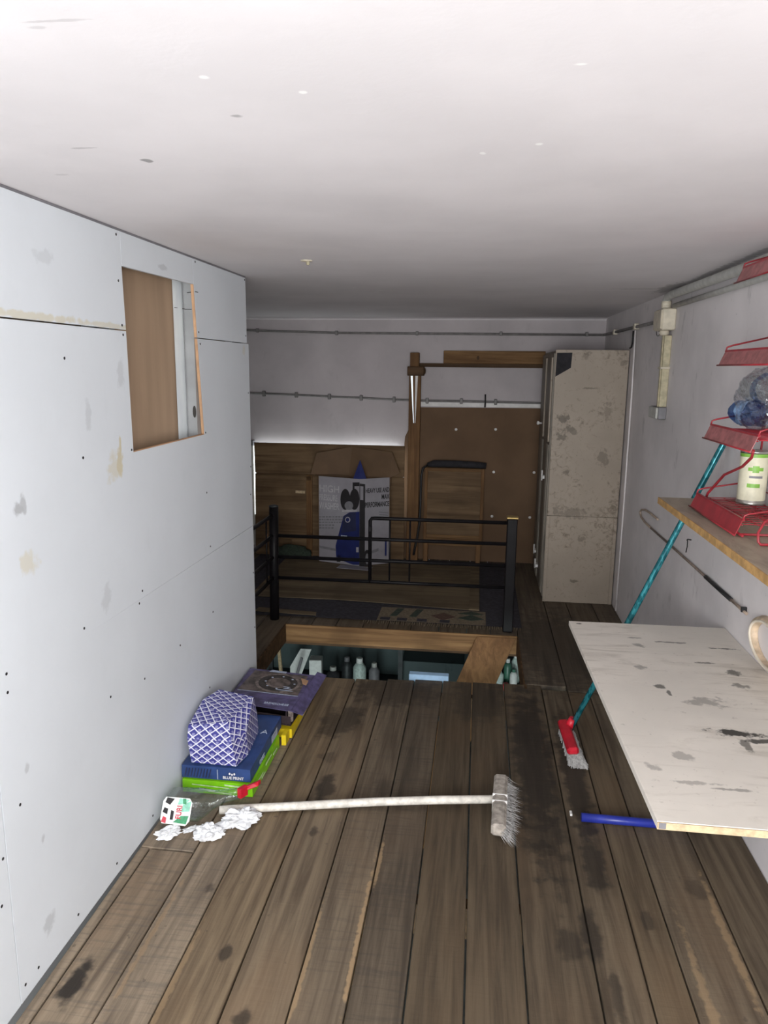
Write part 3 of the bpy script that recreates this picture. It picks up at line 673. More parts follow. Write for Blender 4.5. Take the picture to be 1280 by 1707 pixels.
for v in bm.verts:
    d = v.co.copy(); n = mnoise.noise(d * 2.6 + Vector((4, 1, 2))); n2 = mnoise.noise(d * 6.5); n3 = abs(mnoise.noise(d * 13))
    k = 1 + .12 * n + .09 * n2 - .08 * n3
    v.co = Vector((.955 + d.x * .076 * k, 2.66 + d.y * .185 * k, 1.652 + max(-.092, d.z * .112 * k)))
link('shrink_film', bm_mesh('shrink_film', bm), 'film', t)

# ================================================================== ELECTRICS ON THE WALLS
t = thing('cable_conduit', (-.5, YB, 2.05), 'upper thin grey conduit clipped along the back wall under the ceiling', 'conduit')
up = [(-2.30, YB - .018, 2.075), (-2.1, YB - .018, 2.074), (-2.0, YB - .018, 2.071), (-1.28, YB - .018, 2.054), (-.56, YB - .018, 2.051), (.17, YB - .018, 2.049), (1.03, YB - .018, 2.047)]
tube('pipe', up, .010, 'conduit', t, 8)
tube('pipe', [(1.03, YB - .018, 2.047), (1.042, YB - .03, 2.047), (1.045, 6.4, 2.046), (1.045, 5.6, 2.043), (1.045, 4.72, 2.038)], .011, 'conduit', t, 8)
for x in (-2.013, -1.284, -.562, .171, .90):
    box('clip', (x - .012, YB - .034, 2.035 + (.018 if x < -1.9 else 0)), (x + .012, YB - .0005, 2.072 + (.018 if x < -1.9 else 0)), 'conduit', t, .003)
for y in (6.15, 5.35, 4.74): box('clip', (1.028, y - .025, 2.024), (XR - .0005, y + .025, 2.064), 'creamplastic', t, .003)
t = thing('cable_conduit', (-.5, YB, 1.48), 'lower sagging grey conduit on the back wall with many clips', 'conduit')
lw = [(-2.34, YB - .02, 1.512), (-2.1, YB - .02, 1.510), (-1.964, YB - .02, 1.507), (-1.659, YB - .02, 1.500), (-1.352, YB - .02, 1.489), (-1.059, YB - .02, 1.482), (-.758, YB - .02, 1.471), (-.46, YB - .02, 1.466), (-.155, YB - .02, 1.466), (.147, YB - .02, 1.464), (.545, YB - .02, 1.460), (.9, YB - .02, 1.456)]
tube('pipe', lw, .0095, 'conduit', t, 8)
for x, _, z in lw[2:10]: box('clip', (x - .013, YB - .036, z - .026), (x + .013, YB - .0005, z + .026), 'conduit', t, .004)
tube('loose_wire_end', [(.055, YB - .03, 1.53), (.057, YB - .03, 1.47), (.055, YB - .032, 1.415)], .007, 'rubber', t, 8)

t = thing('junction_box', (XR, 4.44, 2.03), 'beige junction box on the right wall under the ceiling', 'junction box')
box('box_body', (XR - .075, 4.345, 1.972), (XR - .001, 4.53, 2.088), 'creamplastic', t, .006)
box('box_lid', (XR - .082, 4.35, 1.977), (XR - .075, 4.525, 2.083), 'creamplastic', t, .003)
lathe('cable_gland', [(.020, 0), (.026, .006), (.026, .022), (.018, .03)], (XR - .04, 4.43, 1.974), (0, 0, -1), 'creamplastic', t, 14)
lathe('cable_gland', [(.020, 0), (.026, .006), (.026, .022), (.018, .03)], (XR - .04, 4.43, 2.086), (0, 0, 1), 'creamplastic', t, 14)
tube('loose_loop', [(XR - .03, 4.62 + .05 * math.cos(R(a)), 1.985 + .035 * math.sin(R(a))) for a in range(60, 380, 20)], .0025, 'conduit', t, 6)
t = thing('cable_trunking', (XR, 4.46, 1.75), 'yellowed vertical trunking running down to the wall socket', 'trunking')
box('channel', (XR - .042, 4.405, 1.548), (XR - .001, 4.455, 1.945), 'oliveplastic', t, .003)
box('cover_strip', (XR - .048, 4.418, 1.548), (XR - .041, 4.442, 1.945), 'oliveplastic', t, .002)
box('trunking_clip', (XR - .052, 4.395, 1.760), (XR - .001, 4.465, 1.772), 'creamplastic', t, .002)
t = thing('wall_socket', (XR, 4.48, 1.52), 'grey square socket box on the right wall below the trunking', 'socket')
box('back_box', (XR - .045, 4.39, 1.478), (XR - .001, 4.60, 1.546), 'printgrey', t, .004)
box('face_plate', (XR - .058, 4.395, 1.480), (XR - .045, 4.59, 1.545), 'greyplastic', t, .005)
t = thing('ceiling_pipe', (XR, 3.5, 2.15), 'fat whitish pipe running along the top of the right wall', 'pipe')
tube('pipe_run', [(XR - .04, 4.43, 2.115), (XR - .04, 4.43, 2.14), (XR - .042, 4.40, 2.153), (XR - .045, 4.30, 2.155), (XR - .045, 3.6, 2.150), (XR - .045, 2.6, 2.145), (XR - .045, .5, 2.14)], .022, 'greyplastic', t, 12)
tube('second_pipe', [(XR - .018, 4.34, 2.100), (XR - .016, 3.6, 2.098), (XR - .016, 2.4, 2.095), (XR - .016, .5, 2.09)], .014, 'greyplastic', t, 10)
tube('elbow', [(XR - .04, 4.432, 2.10), (XR - .04, 4.432, 2.13)], .027, 'creamplastic', t, 12)
t = thing('corner_cable', (XR, 5.4, 1.9), 'pale cable dropping behind the cream cabinet from the corner conduit', 'cable')
tube('cable', [(XR - .016, 5.36, 2.02), (XR - .014, 5.34, 1.6), (XR - .012, 5.34, .8), (XR - .012, 5.35, .02)], .0065, 'wall_r', t, 8)  # raised plaster ridge on the wall, modelled as a thin tube
tube('thin_wire', [(XR - .012, 5.45, 2.02), (XR - .010, 5.46, 1.94), (XR - .012, 5.48, 1.91), (XR - .012, 5.53, 1.905)], .006, 'rubber', t, 6)

t = thing('wall_wire', (XR, 3.8, .84), 'thin bent wire looping along the right wall below the shelf', 'wire')
lp = [(XR - .01, 4.35, .905), (XR - .01, 4.55, .905), (XR - .01, 4.68, .90), (XR - .01, 4.78, .882), (XR - .01, 4.82, .86), (XR - .01, 4.78, .835), (XR - .01, 4.66, .823), (XR - .01, 4.5, .823)]
tube('wire_loop', lp, .006, 'wirelit', t, 8)
tube('wire_run', [(XR - .01, 4.5, .823), (XR - .01, 4.0, .828), (XR - .01, 3.4, .832)], .006, 'wire', t, 8)
tube('wire_run', [(XR - .01, 3.4, .832), (XR - .01, 3.05, .834)], .009, 'rubber', t, 8)
tube('wire_run', [(XR - .01, 3.05, .834), (XR - .01, 2.87, .835)], .006, 'wirelit', t, 8)
box('staple', (XR - .02, 2.895, .832), (XR - .0005, 2.905, .852), 'rubber', t)
t = thing('wall_nail', (XR, 3.74, .92), 'bent black nail in the right wall beside the teal broom pole', 'nail')
tube('nail', [(XR - .0005, 3.70, .935), (XR - .018, 3.70, .938), (XR - .022, 3.70, .932)], .003, 'rubber', t, 8)
tube('hanging_tail', [(XR - .018, 3.70, .934), (XR - .017, 3.70, .90), (XR - .019, 3.705, .87)], .0025, 'rubber', t, 6)
# beige hoop on the wall above the table
t = thing('wooden_hoop', (XR, 2.66, .84), 'beige hoop mounted on the right wall just above the table', 'hoop')
HC = (XR, 2.625, .800); V = []; F = []; n = 48
pf = ((.001, .150), (.020, .141), (.027, .128), (.027, .118), (.020, .113), (.001, .112)); kk = len(pf)
for k in range(n):
    a = 2 * math.pi * k / n; c, s_ = math.cos(a), math.sin(a)
    for d, r in pf: V.append((HC[0] - d, HC[1] + c * r * 1.25, HC[2] + s_ * r * .62))
for k in range(n):
    for q in range(kk - 1): F.append((k * kk + q, k * kk + q + 1, ((k + 1) % n) * kk + q + 1, ((k + 1) % n) * kk + q))
link('hoop_band', mesh_from('hoop_band', V, F), 'hoop', t, True)
tube('hoop_rim', [(HC[0] - .026, HC[1] + .121 * 1.25 * math.cos(2 * math.pi * k / 48), HC[2] + .121 * .62 * math.sin(2 * math.pi * k / 48)) for k in range(48)], .0055, 'hoopin', t, 8, True)

# ================================================================== BACK WALL TIMBER AND SHEETS
t = thing('plywood_cover', (-1.35, YB - .03, 0), 'old plywood sheets propped over the rear window on the left', 'plywood')
def leanq(x0, x1, z0, z1, yo, name, mat='ply', par=t, th=.012):
    f = lambda z: YB - .074 - .020 * (1 - z / 1.07) - yo
    return prism(name, [(x0, f(z0), z0), (x1, f(z0), z0), (x1, f(z1), z1), (x0, f(z1), z1)], (0, -th, 0), mat, par, .0015)
f_ = lambda z: YB - .074 - .020 * (1 - z / 1.07)
prism('backing_sheet', [(-2.04, YB - .070, .05), (-.66, YB - .070, .05), (-.66, YB - .064, 1.05), (-2.04, YB - .064, 1.05)], (0, -.004, 0), 'ply', t)  # unseen sheet added to stop window light at the plywood joints
prism('plywood_sheet', [(-2.045, f_(.78), .78), (-.648, f_(.78), .78), (-.648, f_(1.06), 1.06), (-2.05, f_(1.06), 1.062)], (0, -.012, 0), 'ply', t, .001)
prism('plywood_sheet', [(-2.05, f_(.01), .01), (-1.535, f_(.01), .01), (-1.535, f_(.775), .775), (-2.045, f_(.775), .775)], (0, -.012, 0), 'ply', t, .001)
prism('plywood_sheet', [(-1.53, f_(.01), .01), (-.640, f_(.01), .01), (-.648, f_(.775), .775), (-1.53, f_(.775), .775)], (0, -.012, 0), 'ply', t, .001)
for z0, z1, x0, x1 in ((.725, .765, -2.04, -1.51), (.20, .235, -2.04, -1.50), (.01, .16, -2.04, -1.70)):
    leanq(x0, x1, z0, z1, .0125, 'batten', 'ply', t, .014)
leanq(-1.555, -1.50, .01, .775, .0125, 'batten', 'timberz', t, .014)
leanq(-1.66, -1.57, .60, .625, .0125, 'label_strip', 'pale_edge', t, .002)

t = thing('hardboard_sheet', (-.05, YB - .01, 0), 'brown hardboard sheet on the back wall with white screw washers', 'hardboard')
prism('board', [(-.648, YB - .010, 0.0), (.56, YB - .010, 0.0), (.56, YB - .010, 1.413), (-.585, YB - .010, 1.405), (-.60, YB - .010, 1.33), (-.62, YB - .010, 1.26), (-.625, YB - .010, 1.20), (-.655, YB - .010, 1.14), (-.66, YB - .010, 1.07)], (0, .008, 0), 'hardboard', t)
prism('white_strip', [(-.53, YB - .008, 1.415), (.54, YB - .008, 1.419), (.54, YB - .008, 1.452), (-.53, YB - .008, 1.452)], (0, .006, 0), 'whitepaint', t)
wme = None
for x, z in ((-.195, 1.213), (.157, 1.221), (.155, .837), (.513, .842), (.155, .428), (.495, .43)):
    if wme is None: o = lathe('screw_washer', [(.013, 0), (.012, .003), (.005, .005)], (0, 0, 0), (0, -1, 0), 'whitepaint', None, 10); wme = o.data; hang(o, t)
    else: o = link('screw_washer', wme, None, t)
    o.location = (x, YB - .010, z)

t = thing('wall_timber', (-.56, YB - .05, 0), 'wooden post with crossbar fixed against the back wall', 'timber frame')
box('post', (-.618, YB - .100, 0.0), (-.515, YB - .040, 1.70), 'timberz', t, .003)
box('post_top', (-.612, YB - .100, 1.75), (-.534, YB - .001, 1.885), 'timberz', t, .003)
box('bracket_block', (-.632, YB - .140, 1.685), (-.487, YB - .030, 1.765), 'darktimber', t, .005)
lathe('bracket_bolt', [(.028, 0), (.026, .012), (.012, .016)], (-.490, YB - .09, 1.725), (1, 0, 0), 'darktimber', t, 12)
box('crossbar', (-.535, YB - .05, 1.762), (.56, YB - .012, 1.795), 'darktimber', t, .003)
tt = thing('timber_plank', (.1, YB - .03, 1.8), 'short wooden plank standing on the crossbar beside the cabinet', 'plank')
box('plank_board', (-.322, YB - .045, 1.7955), (.56, YB - .020, 1.905), 'timber', tt, .003)
disc('knot', (-.02, YB - .0452, 1.845), (1, 0, 0), (0, 0, 1), .012, .017, 'darktimber', tt, 12, .0008)
t = thing('hanging_strip', (-.565, YB - .06, 1.5), 'two-pronged white metal strip hanging down the wooden post', 'metal strip')
for x0, x1, xe in ((-.603, -.586, -.568), (-.563, -.540, -.556)):
    prism('prong', [(x0, YB - .110, 1.684), (x1, YB - .110, 1.684), (x1 * .4 + xe * .6, YB - .108, 1.42), (xe, YB - .107, 1.27), (xe - .006, YB - .107, 1.27), (x0 * .4 + (xe - .006) * .6, YB - .108, 1.42)], (0, .004, 0), 'zinc' if x0 < -.59 else 'whitepaint', t)

# ---- small wooden table stood on end
t = thing('folding_table', (-.19, 6.60, 0), 'small wooden cupboard door panel with stub legs leaning on the back wall', 'wooden panel')
def lean2(z): return 6.585 + (z - .0) * .06
def lp_(x0, x1, z0, z1, d, th, name, mat, par=t):
    return prism(name, [(x0, lean2(z0) - d, z0), (x1, lean2(z0) - d, z0), (x1, lean2(z1) - d, z1), (x0, lean2(z1) - d, z1)], (0, -th, 0), mat, par, .002)
pn = lp_(-.462, .070, .165, .872, 0, .018, 'panel', 'ply')
lp_(-.462, -.435, .165, .872, .018, .014, 'stile', 'timberz', pn); lp_(.043, .070, .165, .872, .018, .014, 'stile', 'timberz', pn)
lp_(-.435, .043, .842, .872, .018, .014, 'cross_rail', 'timber', pn); lp_(-.435, .043, .235, .262, .018, .010, 'cross_rail', 'timber', pn); lp_(-.435, .043, .165, .235, .018, .012, 'cross_rail', 'timber', pn)
lp_(-.458, -.418, .012, .20, .020, .03, 'leg', 'timberz'); lp_(.018, .058, .012, .20, .020, .03, 'leg', 'timberz')
# black rolled fabric on top and a hose hanging from it
V, F = tube_data([(-.44, 6.61, .897), (-.38, 6.61, .909), (-.2, 6.61, .910), (.0, 6.61, .906), (.085, 6.61, .900)], [.018, .032, .032, .030, .026], 12)
tt = link('black_roll', mesh_from('black_roll', V, F), 'darkcloth', None, True); tag(tt, 'black rolled cloth lying on top of the wooden panel', 'cloth')
hose = tube('rubber_hose', [(-.44, 6.595, .895), (-.478, 6.575, .868), (-.490, 6.565, .80), (-.493, 6.555, .55), (-.497, 6.555, .38), (-.515, 6.55, .24), (-.535, 6.548, .14), (-.545, 6.545, .07)], .0105, 'rubber')
tag(hose, 'black rubber hose hanging down beside the wooden panel', 'hose')

# ---- rug, sheets lying on it
t = thing('floor_rug', (-.7, 5.7, 0.003), 'navy patterned rug on the floor behind the railing', 'rug')
V = []; F = []; nx, ny = 22, 14
for j in range(ny + 1):
    for i in range(nx + 1):
        x = -2.0 + 2.345 * i / nx; y = 4.895 + 1.72 * j / ny
        V.append((x, y, .008 + .003 * mnoise.noise(Vector((x * 3, y * 3, 0)))))
for j in range(ny):
    for i in range(nx): a = j * (nx + 1) + i; F.append((a, a + 1, a + nx + 2, a + nx + 1))
link('rug_field', mesh_from('rug_field', V, F), 'rug', t, True)
def flat(name, poly, mat, par, z0=.0125, th=.002): return prism(name, [(x, y, z0) for x, y in poly], (0, 0, th), mat, par)
flat('rug_border', [(-.66, 4.90), (.10, 4.90), (.10, 5.19), (-.66, 5.19)], 'rugtan', t, .0115, .001)
for x, c in ((-.58, 'ruggreen'), (-.44, 'ruggreen')):
    flat('woven_motif', [(x, 5.0), (x + .05, 5.0), (x + .09, 5.17), (x + .04, 5.17)], c, t)
flat('woven_motif', [(-.29, 5.04), (-.20, 4.96), (-.11, 5.04), (-.20, 5.12)], 'rugbrown', t)
flat('woven_motif', [(-.10, 5.02), (.0, 5.10), (.09, 5.02), (.0, 4.98)], 'ruggreen', t); flat('woven_motif', [(-.10, 5.12), (.0, 5.10), (.09, 5.12), (.0, 5.18)], 'ruggreen', t)
for x in (-.64, -.52, -.38, -.22): flat('woven_motif', [(x, 4.91), (x + .07, 4.91), (x + .07, 4.965), (x, 4.965)], 'rug', t)
V = []; F = []
for i in range(70):
    x = -.75 + 1.08 * i / 69 + random.uniform(-.004, .004); l = random.uniform(.04, .065); d = random.uniform(-.006, .006); k = len(V)
    V += [(x - .0045, 4.90, .006), (x + .0045, 4.90, .006), (x + .003 + d, 4.90 - l, .0035), (x - .003 + d, 4.90 - l, .0035), (x, 4.90, .010), (x + d, 4.90 - l, .006)]
    F += [(k, k + 3, k + 5, k + 4), (k + 1, k + 4, k + 5, k + 2), (k + 3, k + 2, k + 5)]
tag(link('fringe', mesh_from('fringe', V, F), 'rugtan', t), 'tan wool fringe', kind='stuff')
s1 = prism('loose_sheet', [(-1.70, 5.29, .0135), (-1.0, 5.30, .0135), (-.66, 5.275, .0135), (.055, 5.20, .0135), (.055, 6.50, .0135), (-1.72, 6.50, .0135)], (0, 0, .004), 'floorboard'); tag(s1, 'large dull hardboard sheet lying on the rug', 'sheet')
s2 = prism('loose_sheet', [(-1.56, 4.945, .0135), (-1.10, 4.92, .0135), (-1.11, 4.985, .0135), (-1.55, 5.03, .0135)], (0, 0, .004), 'floorboard'); tag(s2, 'narrow offcut strip on the rug by the left railing post', 'offcut')
s3 = prism('loose_sheet', [(.055, 5.2, .0178), (-.02, 5.205, .0178), (-.02, 6.3, .0178), (.055, 6.3, .0178)], (0, 0, .006), 'floorboard'); tag(s3, 'thin strip along the edge of the hardboard sheet on the rug', 'strip')
# dark bundle on the floor under the plywood
bm = bmesh.new(); bmesh.ops.create_icosphere(bm, subdivisions=3, radius=1.0)
for v in bm.verts:
    d = v.co.copy(); k = 1 + .25 * mnoise.noise(d * 2.5)
    v.co = Vector((-1.66 + d.x * .17 * k, 6.475 + d.y * .06 * k, .018 + max(0, (d.z + .55) * .075 * k)))
tag(link('cloth_bundle', bm_mesh('cloth_bundle', bm), 'ruggreen', None, True), 'dark rag bundle on the floor left of the printed carton', 'bundle')

# ---- pressure washer carton standing corner-on
t = thing('printed_carton', (-1.06, 6.38, .0205), 'open pressure washer carton standing corner-on at the back wall', 'carton')
ZB, ZT = .0225, .802
Cc = Vector((-1.002, 6.255, 0)); Lc = Vector((-1.395, 6.372, 0)); Rc = Vector((-.752, 6.405, 0)); Bc = Lc + Rc - Cc
def q3(p, z): return Vector((p.x, p.y, z))
def wallq(name, a, b, mat, inward):
    return prism(name, [q3(a, ZB), q3(b, ZB), q3(b, ZT), q3(a, ZT)], inward, mat, t)
nl = (Lc - Cc).normalized(); nr = (Rc - Cc).normalized()
FL = wallq('front_left_face', Lc, Cc, 'cartonwhite', Vector((0, .005, 0))); FR = wallq('front_right_face', Cc, Rc, 'cartonwhite', Vector((0, .005, 0)))
wallq('rear_left_face', Lc, Bc, 'boxkraft', Vector((.004, -.004, 0))); wallq('rear_right_face', Bc, Rc, 'boxkraft', Vector((-.004, -.004, 0)))
prism('rear_flap', [q3(Lc, ZT), q3(Bc, ZT), Vector((-1.125, 6.590, 1.045)), Vector((-1.43, 6.475, .995)), Vector((-1.470, 6.40, .812))], (.002, -.004, 0), 'boxkraft', t)
prism('rear_flap', [q3(Bc, ZT), q3(Rc, ZT), Vector((-.672, 6.44, .838)), Vector((-.748, 6.50, 1.015)), Vector((-1.120, 6.590, 1.045))], (-.002, -.004, 0), 'boxkraft', t)
# blue printed corner piece standing up between the faces
A1, A2, AP = q3(Cc + nl * .062, ZT), q3(Cc + nr * .062, ZT), q3(Cc + Vector((0, .02, 0)), ZT + .165)
link('corner_flap', mesh_from('corner_flap', [A1, q3(Cc, ZT), A2, AP, A1 + Vector((0, .006, 0)), q3(Cc, ZT) + Vector((0, .006, 0)), A2 + Vector((0, .006, 0)), AP + Vector((0, .006, 0))],
     [(0, 1, 3), (1, 2, 3), (4, 7, 5), (5, 7, 6), (0, 3, 7, 4), (3, 2, 6, 7)]), 'printblue', t)
box('bottom_flap', (-.15, -.09, 0), (.15, .02, .003), 'cartonwhite', t, 0, Matrix.Translation((-1.03, 6.235, .0205)) @ Matrix.Rotation(R(-8), 4, 'Z'))
# printing: u is distance from the corner edge, v height
nL = nl.cross(Vector((0, 0, 1))); nL = nL if nL.y < 0 else -nL
nR = nr.cross(Vector((0, 0, 1))); nR = nR if nR.y < 0 else -nR
lenL, lenR = (Lc - Cc).length, (Rc - Cc).length
def pxL(x, y):   # printing laid out from the corner edge leftwards
    return Cc + nl * ((600 - x) / 68 * lenL) + Vector((0, 0, ZB + (938 - y - (600 - x) * .10) / 141 * (ZT - ZB)))
def pxR(x, y):
    return Cc + nr * ((x - 600) / 51 * lenR) + Vector((0, 0, ZB + (938 - y - (x - 600) * .16) / 141 * (ZT - ZB)))
def pr(name, face, pts, mat, lift=.0008):
    f, nn, par = (pxL, nL, FL) if face == 'L' else (pxR, nR, FR)
    return prism(name, [f(*p) + nn * lift for p in pts], nn * .0006, mat, par)
def ell(cx, cy, rx, ry, n=18): return [(cx + rx * math.cos(2 * math.pi * k / n), cy + ry * math.sin(2 * math.pi * k / n)) for k in range(n)]
pr('printed_machine', 'L', [(574, 856), (584, 850), (600, 849), (600, 936), (590, 936), (562, 926), (561, 905), (567, 882)], 'printblue')
pr('printed_hood', 'L', [(575, 856), (584, 851), (594, 850), (595, 880), (570, 884)], 'darkbody', .0015)
pr('printed_logo_ring', 'L', ell(581, 862, 4.2, 4.6), 'ltprint', .0022); pr('printed_logo', 'L', ell(581, 862, 3, 3.4), 'printblue', .003)
pr('printed_strip', 'L', [(570, 887), (580, 888), (580, 892), (570, 891)], 'bluelight', .0022)
pr('printed_reel', 'L', ell(577, 829, 8, 17), 'printblack'); pr('printed_reel', 'L', ell(592, 829, 8, 17), 'printblack', .001)
pr('printed_hub', 'L', ell(583, 839, 7, 7), 'printgrey', .0022)
pr('printed_shelf', 'L', [(572, 846.5), (596, 846.5), (596, 849), (572, 849)], 'ltprint', .0022)
pr('printed_handle', 'L', [(589, 802), (600, 802), (600, 808), (592, 808), (592, 822), (589, 822)], 'printblack', .0015)
pr('printed_foot', 'L', [(563, 921), (569, 921), (569, 932), (563, 932)], 'printblack'); pr('printed_badge', 'L', [(595, 907), (599, 907), (599, 915), (595, 915)], 'ltprint', .0022)
pr('printed_ground', 'L', [(533, 905), (562, 910), (562, 914), (533, 909)], 'printgrey')
pr('printed_handle', 'R', [(600, 804), (609, 804), (609, 938), (600, 938)], 'printblack'); pr('printed_gap', 'R', [(601, 808), (606, 808), (606, 830), (601, 830)], 'cartonwhite', .0015)
pr('printed_wheel', 'R', ell(613, 925, 6, 15), 'printblack', .0015); pr('printed_wheel_disc', 'R', ell(613, 925, 3, 9), 'printgrey', .0022)
pr('printed_lance', 'R', [(643, 888), (646, 888), (646, 918), (643, 918)], 'printblue'); pr('printed_ground', 'R', [(618, 917), (632, 911), (632, 906), (618, 912)], 'printgrey')
k_ = 0
for row in range(5):
    x = 533.5
    while x < (571 if row < 3 else 556):
        l = random.uniform(2, 5); pr('printed_text_line', 'L', [(x, 856 + row * 4.6), (x + l, 856 + row * 4.6), (x + l, 858.4 + row * 4.6), (x, 858.4 + row * 4.6)], 'printgrey'); x += l + 1.4
for row in range(4):
    pr('printed_text_line', 'R', [(632 + row % 2, 846 + row * 4), (648, 846 + row * 4), (648, 847.4 + row * 4), (632 + row % 2, 847.4 + row * 4)], 'printgrey')
zz = Vector((0, 0, 1))
text('printed_word', 'HIGH', pxL(533.5, 815) + nL * .001, -nl, zz, .085, 'ltprint', FL, 'LEFT', .001)
text('printed_word', 'PRESSURE', pxL(533.5, 829) + nL * .001, -nl, zz, .078, 'ltprint', FL, 'LEFT', .0005, .55)
text('printed_word', 'WASHER', pxL(533.5, 843) + nL * .001, -nl, zz, .085, 'ltprint', FL, 'LEFT', .0005, .6)
text('printed_word', 'HEAVY USE AND', pxR(649.5, 812) + nR * .001, nr, zz, .058, 'printblack', FR, 'RIGHT', .0012, .52)
text('printed_word', 'MAX', pxR(649.5, 823) + nR * .001, nr, zz, .058, 'printblack', FR, 'RIGHT', .0012, .6)
text('printed_word', 'PERFORMANCE', pxR(649.5, 835) + nR * .001, nr, zz, .062, 'printblack', FR, 'RIGHT', .0014, .54)

# ---- sloping plank in the stair opening and the light blue board
d0 = Vector((-.12, -.14, -.257)).normalized(); o1, o2 = Vector((.041, 4.742, -.012)), Vector((.300, 4.748, -.012))
L_ = 2.30 / abs(d0.z); nn = (o2 - o1).cross(d0).normalized()
nn = nn if nn.y < 0 else -nn
sp = prism('stair_plank', [o1, o2, o2 + d0 * L_, o1 + d0 * L_], -nn * .035, 'timberz', None, .002); tag(sp, 'orange-brown plank sloping down through the floor hole', 'plank')
bb = box('blue_step', (-.345, 3.972, -.020), (-.118, 4.02, .024), 'lightblue', None, .003); tag(bb, 'light blue board at the near edge of the floor hole', 'board')

# ================================================================== ROOM BELOW (seen through the hole)
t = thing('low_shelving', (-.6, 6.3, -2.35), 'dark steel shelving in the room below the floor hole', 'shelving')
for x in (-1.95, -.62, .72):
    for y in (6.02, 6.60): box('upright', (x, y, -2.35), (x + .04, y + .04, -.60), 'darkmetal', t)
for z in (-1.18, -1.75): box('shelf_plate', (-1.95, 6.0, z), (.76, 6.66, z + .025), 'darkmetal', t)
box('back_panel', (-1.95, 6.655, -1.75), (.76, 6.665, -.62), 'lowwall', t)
def lowbox(name, a, b, mat, label, cat, rz=0.0, lean=0.0):
    c = Vector(((a[0] + b[0]) / 2, (a[1] + b[1]) / 2, a[2])); d = [(b[i] - a[i]) / 2 for i in range(2)]
    o = box(name, (-d[0], -d[1], 0), (d[0], d[1], b[2] - a[2]), mat, None, .004, Matrix.Translation(c) @ Matrix.Rotation(rz, 4, 'Z') @ Matrix.Rotation(lean, 4, 'Y'))
    return tag(o, label, cat)
ZS = -1.154
prism_o = prism('white_board', [(-1.63, 6.20, -1.13), (-1.57, 6.20, -1.13), (-1.44, 6.24, -.78), (-1.54, 6.24, -.78), (-1.635, 6.22, -.95)], (0, .02, 0), 'labelwhite'); tag(prism_o, 'white slanted panel standing below the floor hole at left', 'panel')
lowbox('leaning_slat', (-1.70, 6.12, ZS), (-1.672, 6.15, -.75), 'pale_edge', 'thin pale slat left of the white panel below the hole', 'slat', 0, R(-4))
lowbox('leaning_slat', (-1.60, 6.045, ZS + .002), (-1.575, 6.06, -.77), 'printgrey', 'grey slat crossing the white panel below the hole', 'slat', 0, R(16))
lowbox('small_carton', (-1.42, 6.04, ZS), (-1.31, 6.16, -.80), 'labelwhite', 'small white box right of the white panel below the hole', 'box', .1)
def jar(name, x, y, r, h, mat, label, cat, cap='darkmetal'):
    t_ = thing(name, (x, y, ZS), label, cat); lathe('jar_body', [(r * .9, 0), (r, .01), (r, h * .72), (r * .6, h * .84), (r * .45, h * .86)], (x, y, ZS), (0, 0, 1), mat, t_, 14)
    lathe('jar_cap', [(r * .5, 0), (r * .5, h * .14), (r * .4, h * .15)], (x, y, ZS + h * .85), (0, 0, 1), cap, t_, 12)
jar('paint_jar', -1.23, 6.2, .06, .24, 'darkcloth', 'dark jar beside the small white box below the hole', 'jar', 'greyplastic')
jar('paint_jar', -1.12, 6.3, .05, .30, 'darkmetal', 'taller dark bottle below the hole under the railing', 'bottle', 'printgrey')
jar('paint_jar', -.99, 6.22, .06, .33, 'palegreen', 'pale bottle in the middle below the floor hole', 'bottle', 'labelwhite')
jar('paint_jar', -.86, 6.25, .05, .28, 'printgrey', 'grey bottle right of the pale bottle below the hole', 'bottle', 'greyplastic')
lowbox('tool_case', (-.95, 6.03, ZS), (-.68, 6.15, ZS + .05), 'greyplastic', 'flat grey case lying below the middle of the hole', 'case', .05)
lowbox('storage_crate', (-.60, 6.15, ZS), (-.05, 6.55, -.80), 'lowwall', 'large dark grey-green crate below the hole', 'crate')
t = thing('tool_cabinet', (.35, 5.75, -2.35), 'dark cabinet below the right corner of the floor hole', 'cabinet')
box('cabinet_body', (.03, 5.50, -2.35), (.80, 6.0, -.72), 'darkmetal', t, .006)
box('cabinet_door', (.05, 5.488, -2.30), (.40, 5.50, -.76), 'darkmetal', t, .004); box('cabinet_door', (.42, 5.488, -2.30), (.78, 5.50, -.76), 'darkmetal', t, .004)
ZS = -.72
jar('small_bottle', .235, 5.56, .035, .14, 'palegreen', 'pale green bottle among clutter under the sloping plank', 'bottle', 'labelwhite')
jar('small_bottle', .30, 5.60, .032, .22, 'greenglass', 'green bottle with white cap beside the sloping plank', 'bottle', 'labelwhite')
jar('small_bottle', .345, 5.54, .03, .16, 'labelwhite', 'white bottle at the right corner of the hole', 'bottle', 'greenglass')
jar('small_bottle', .365, 5.66, .035, .24, 'palegreen', 'tall pale bottle deepest in the right corner of the hole', 'bottle', 'labelwhite')
lathe_o = lathe('tape_roll', [(.028, 0), (.028, .05), (.012, .05), (.012, .0)], (.285, 5.515, ZS + .03), (0, -1, 0), 'redplastic', None, 16); tag(lathe_o, 'red tape roll in the right corner of the hole', 'tape roll')
tag(box('white_cube', (.195, 5.51, ZS), (.225, 5.54, ZS + .035), 'labelwhite', None, .003), 'tiny white box left of the red tape roll', 'box')

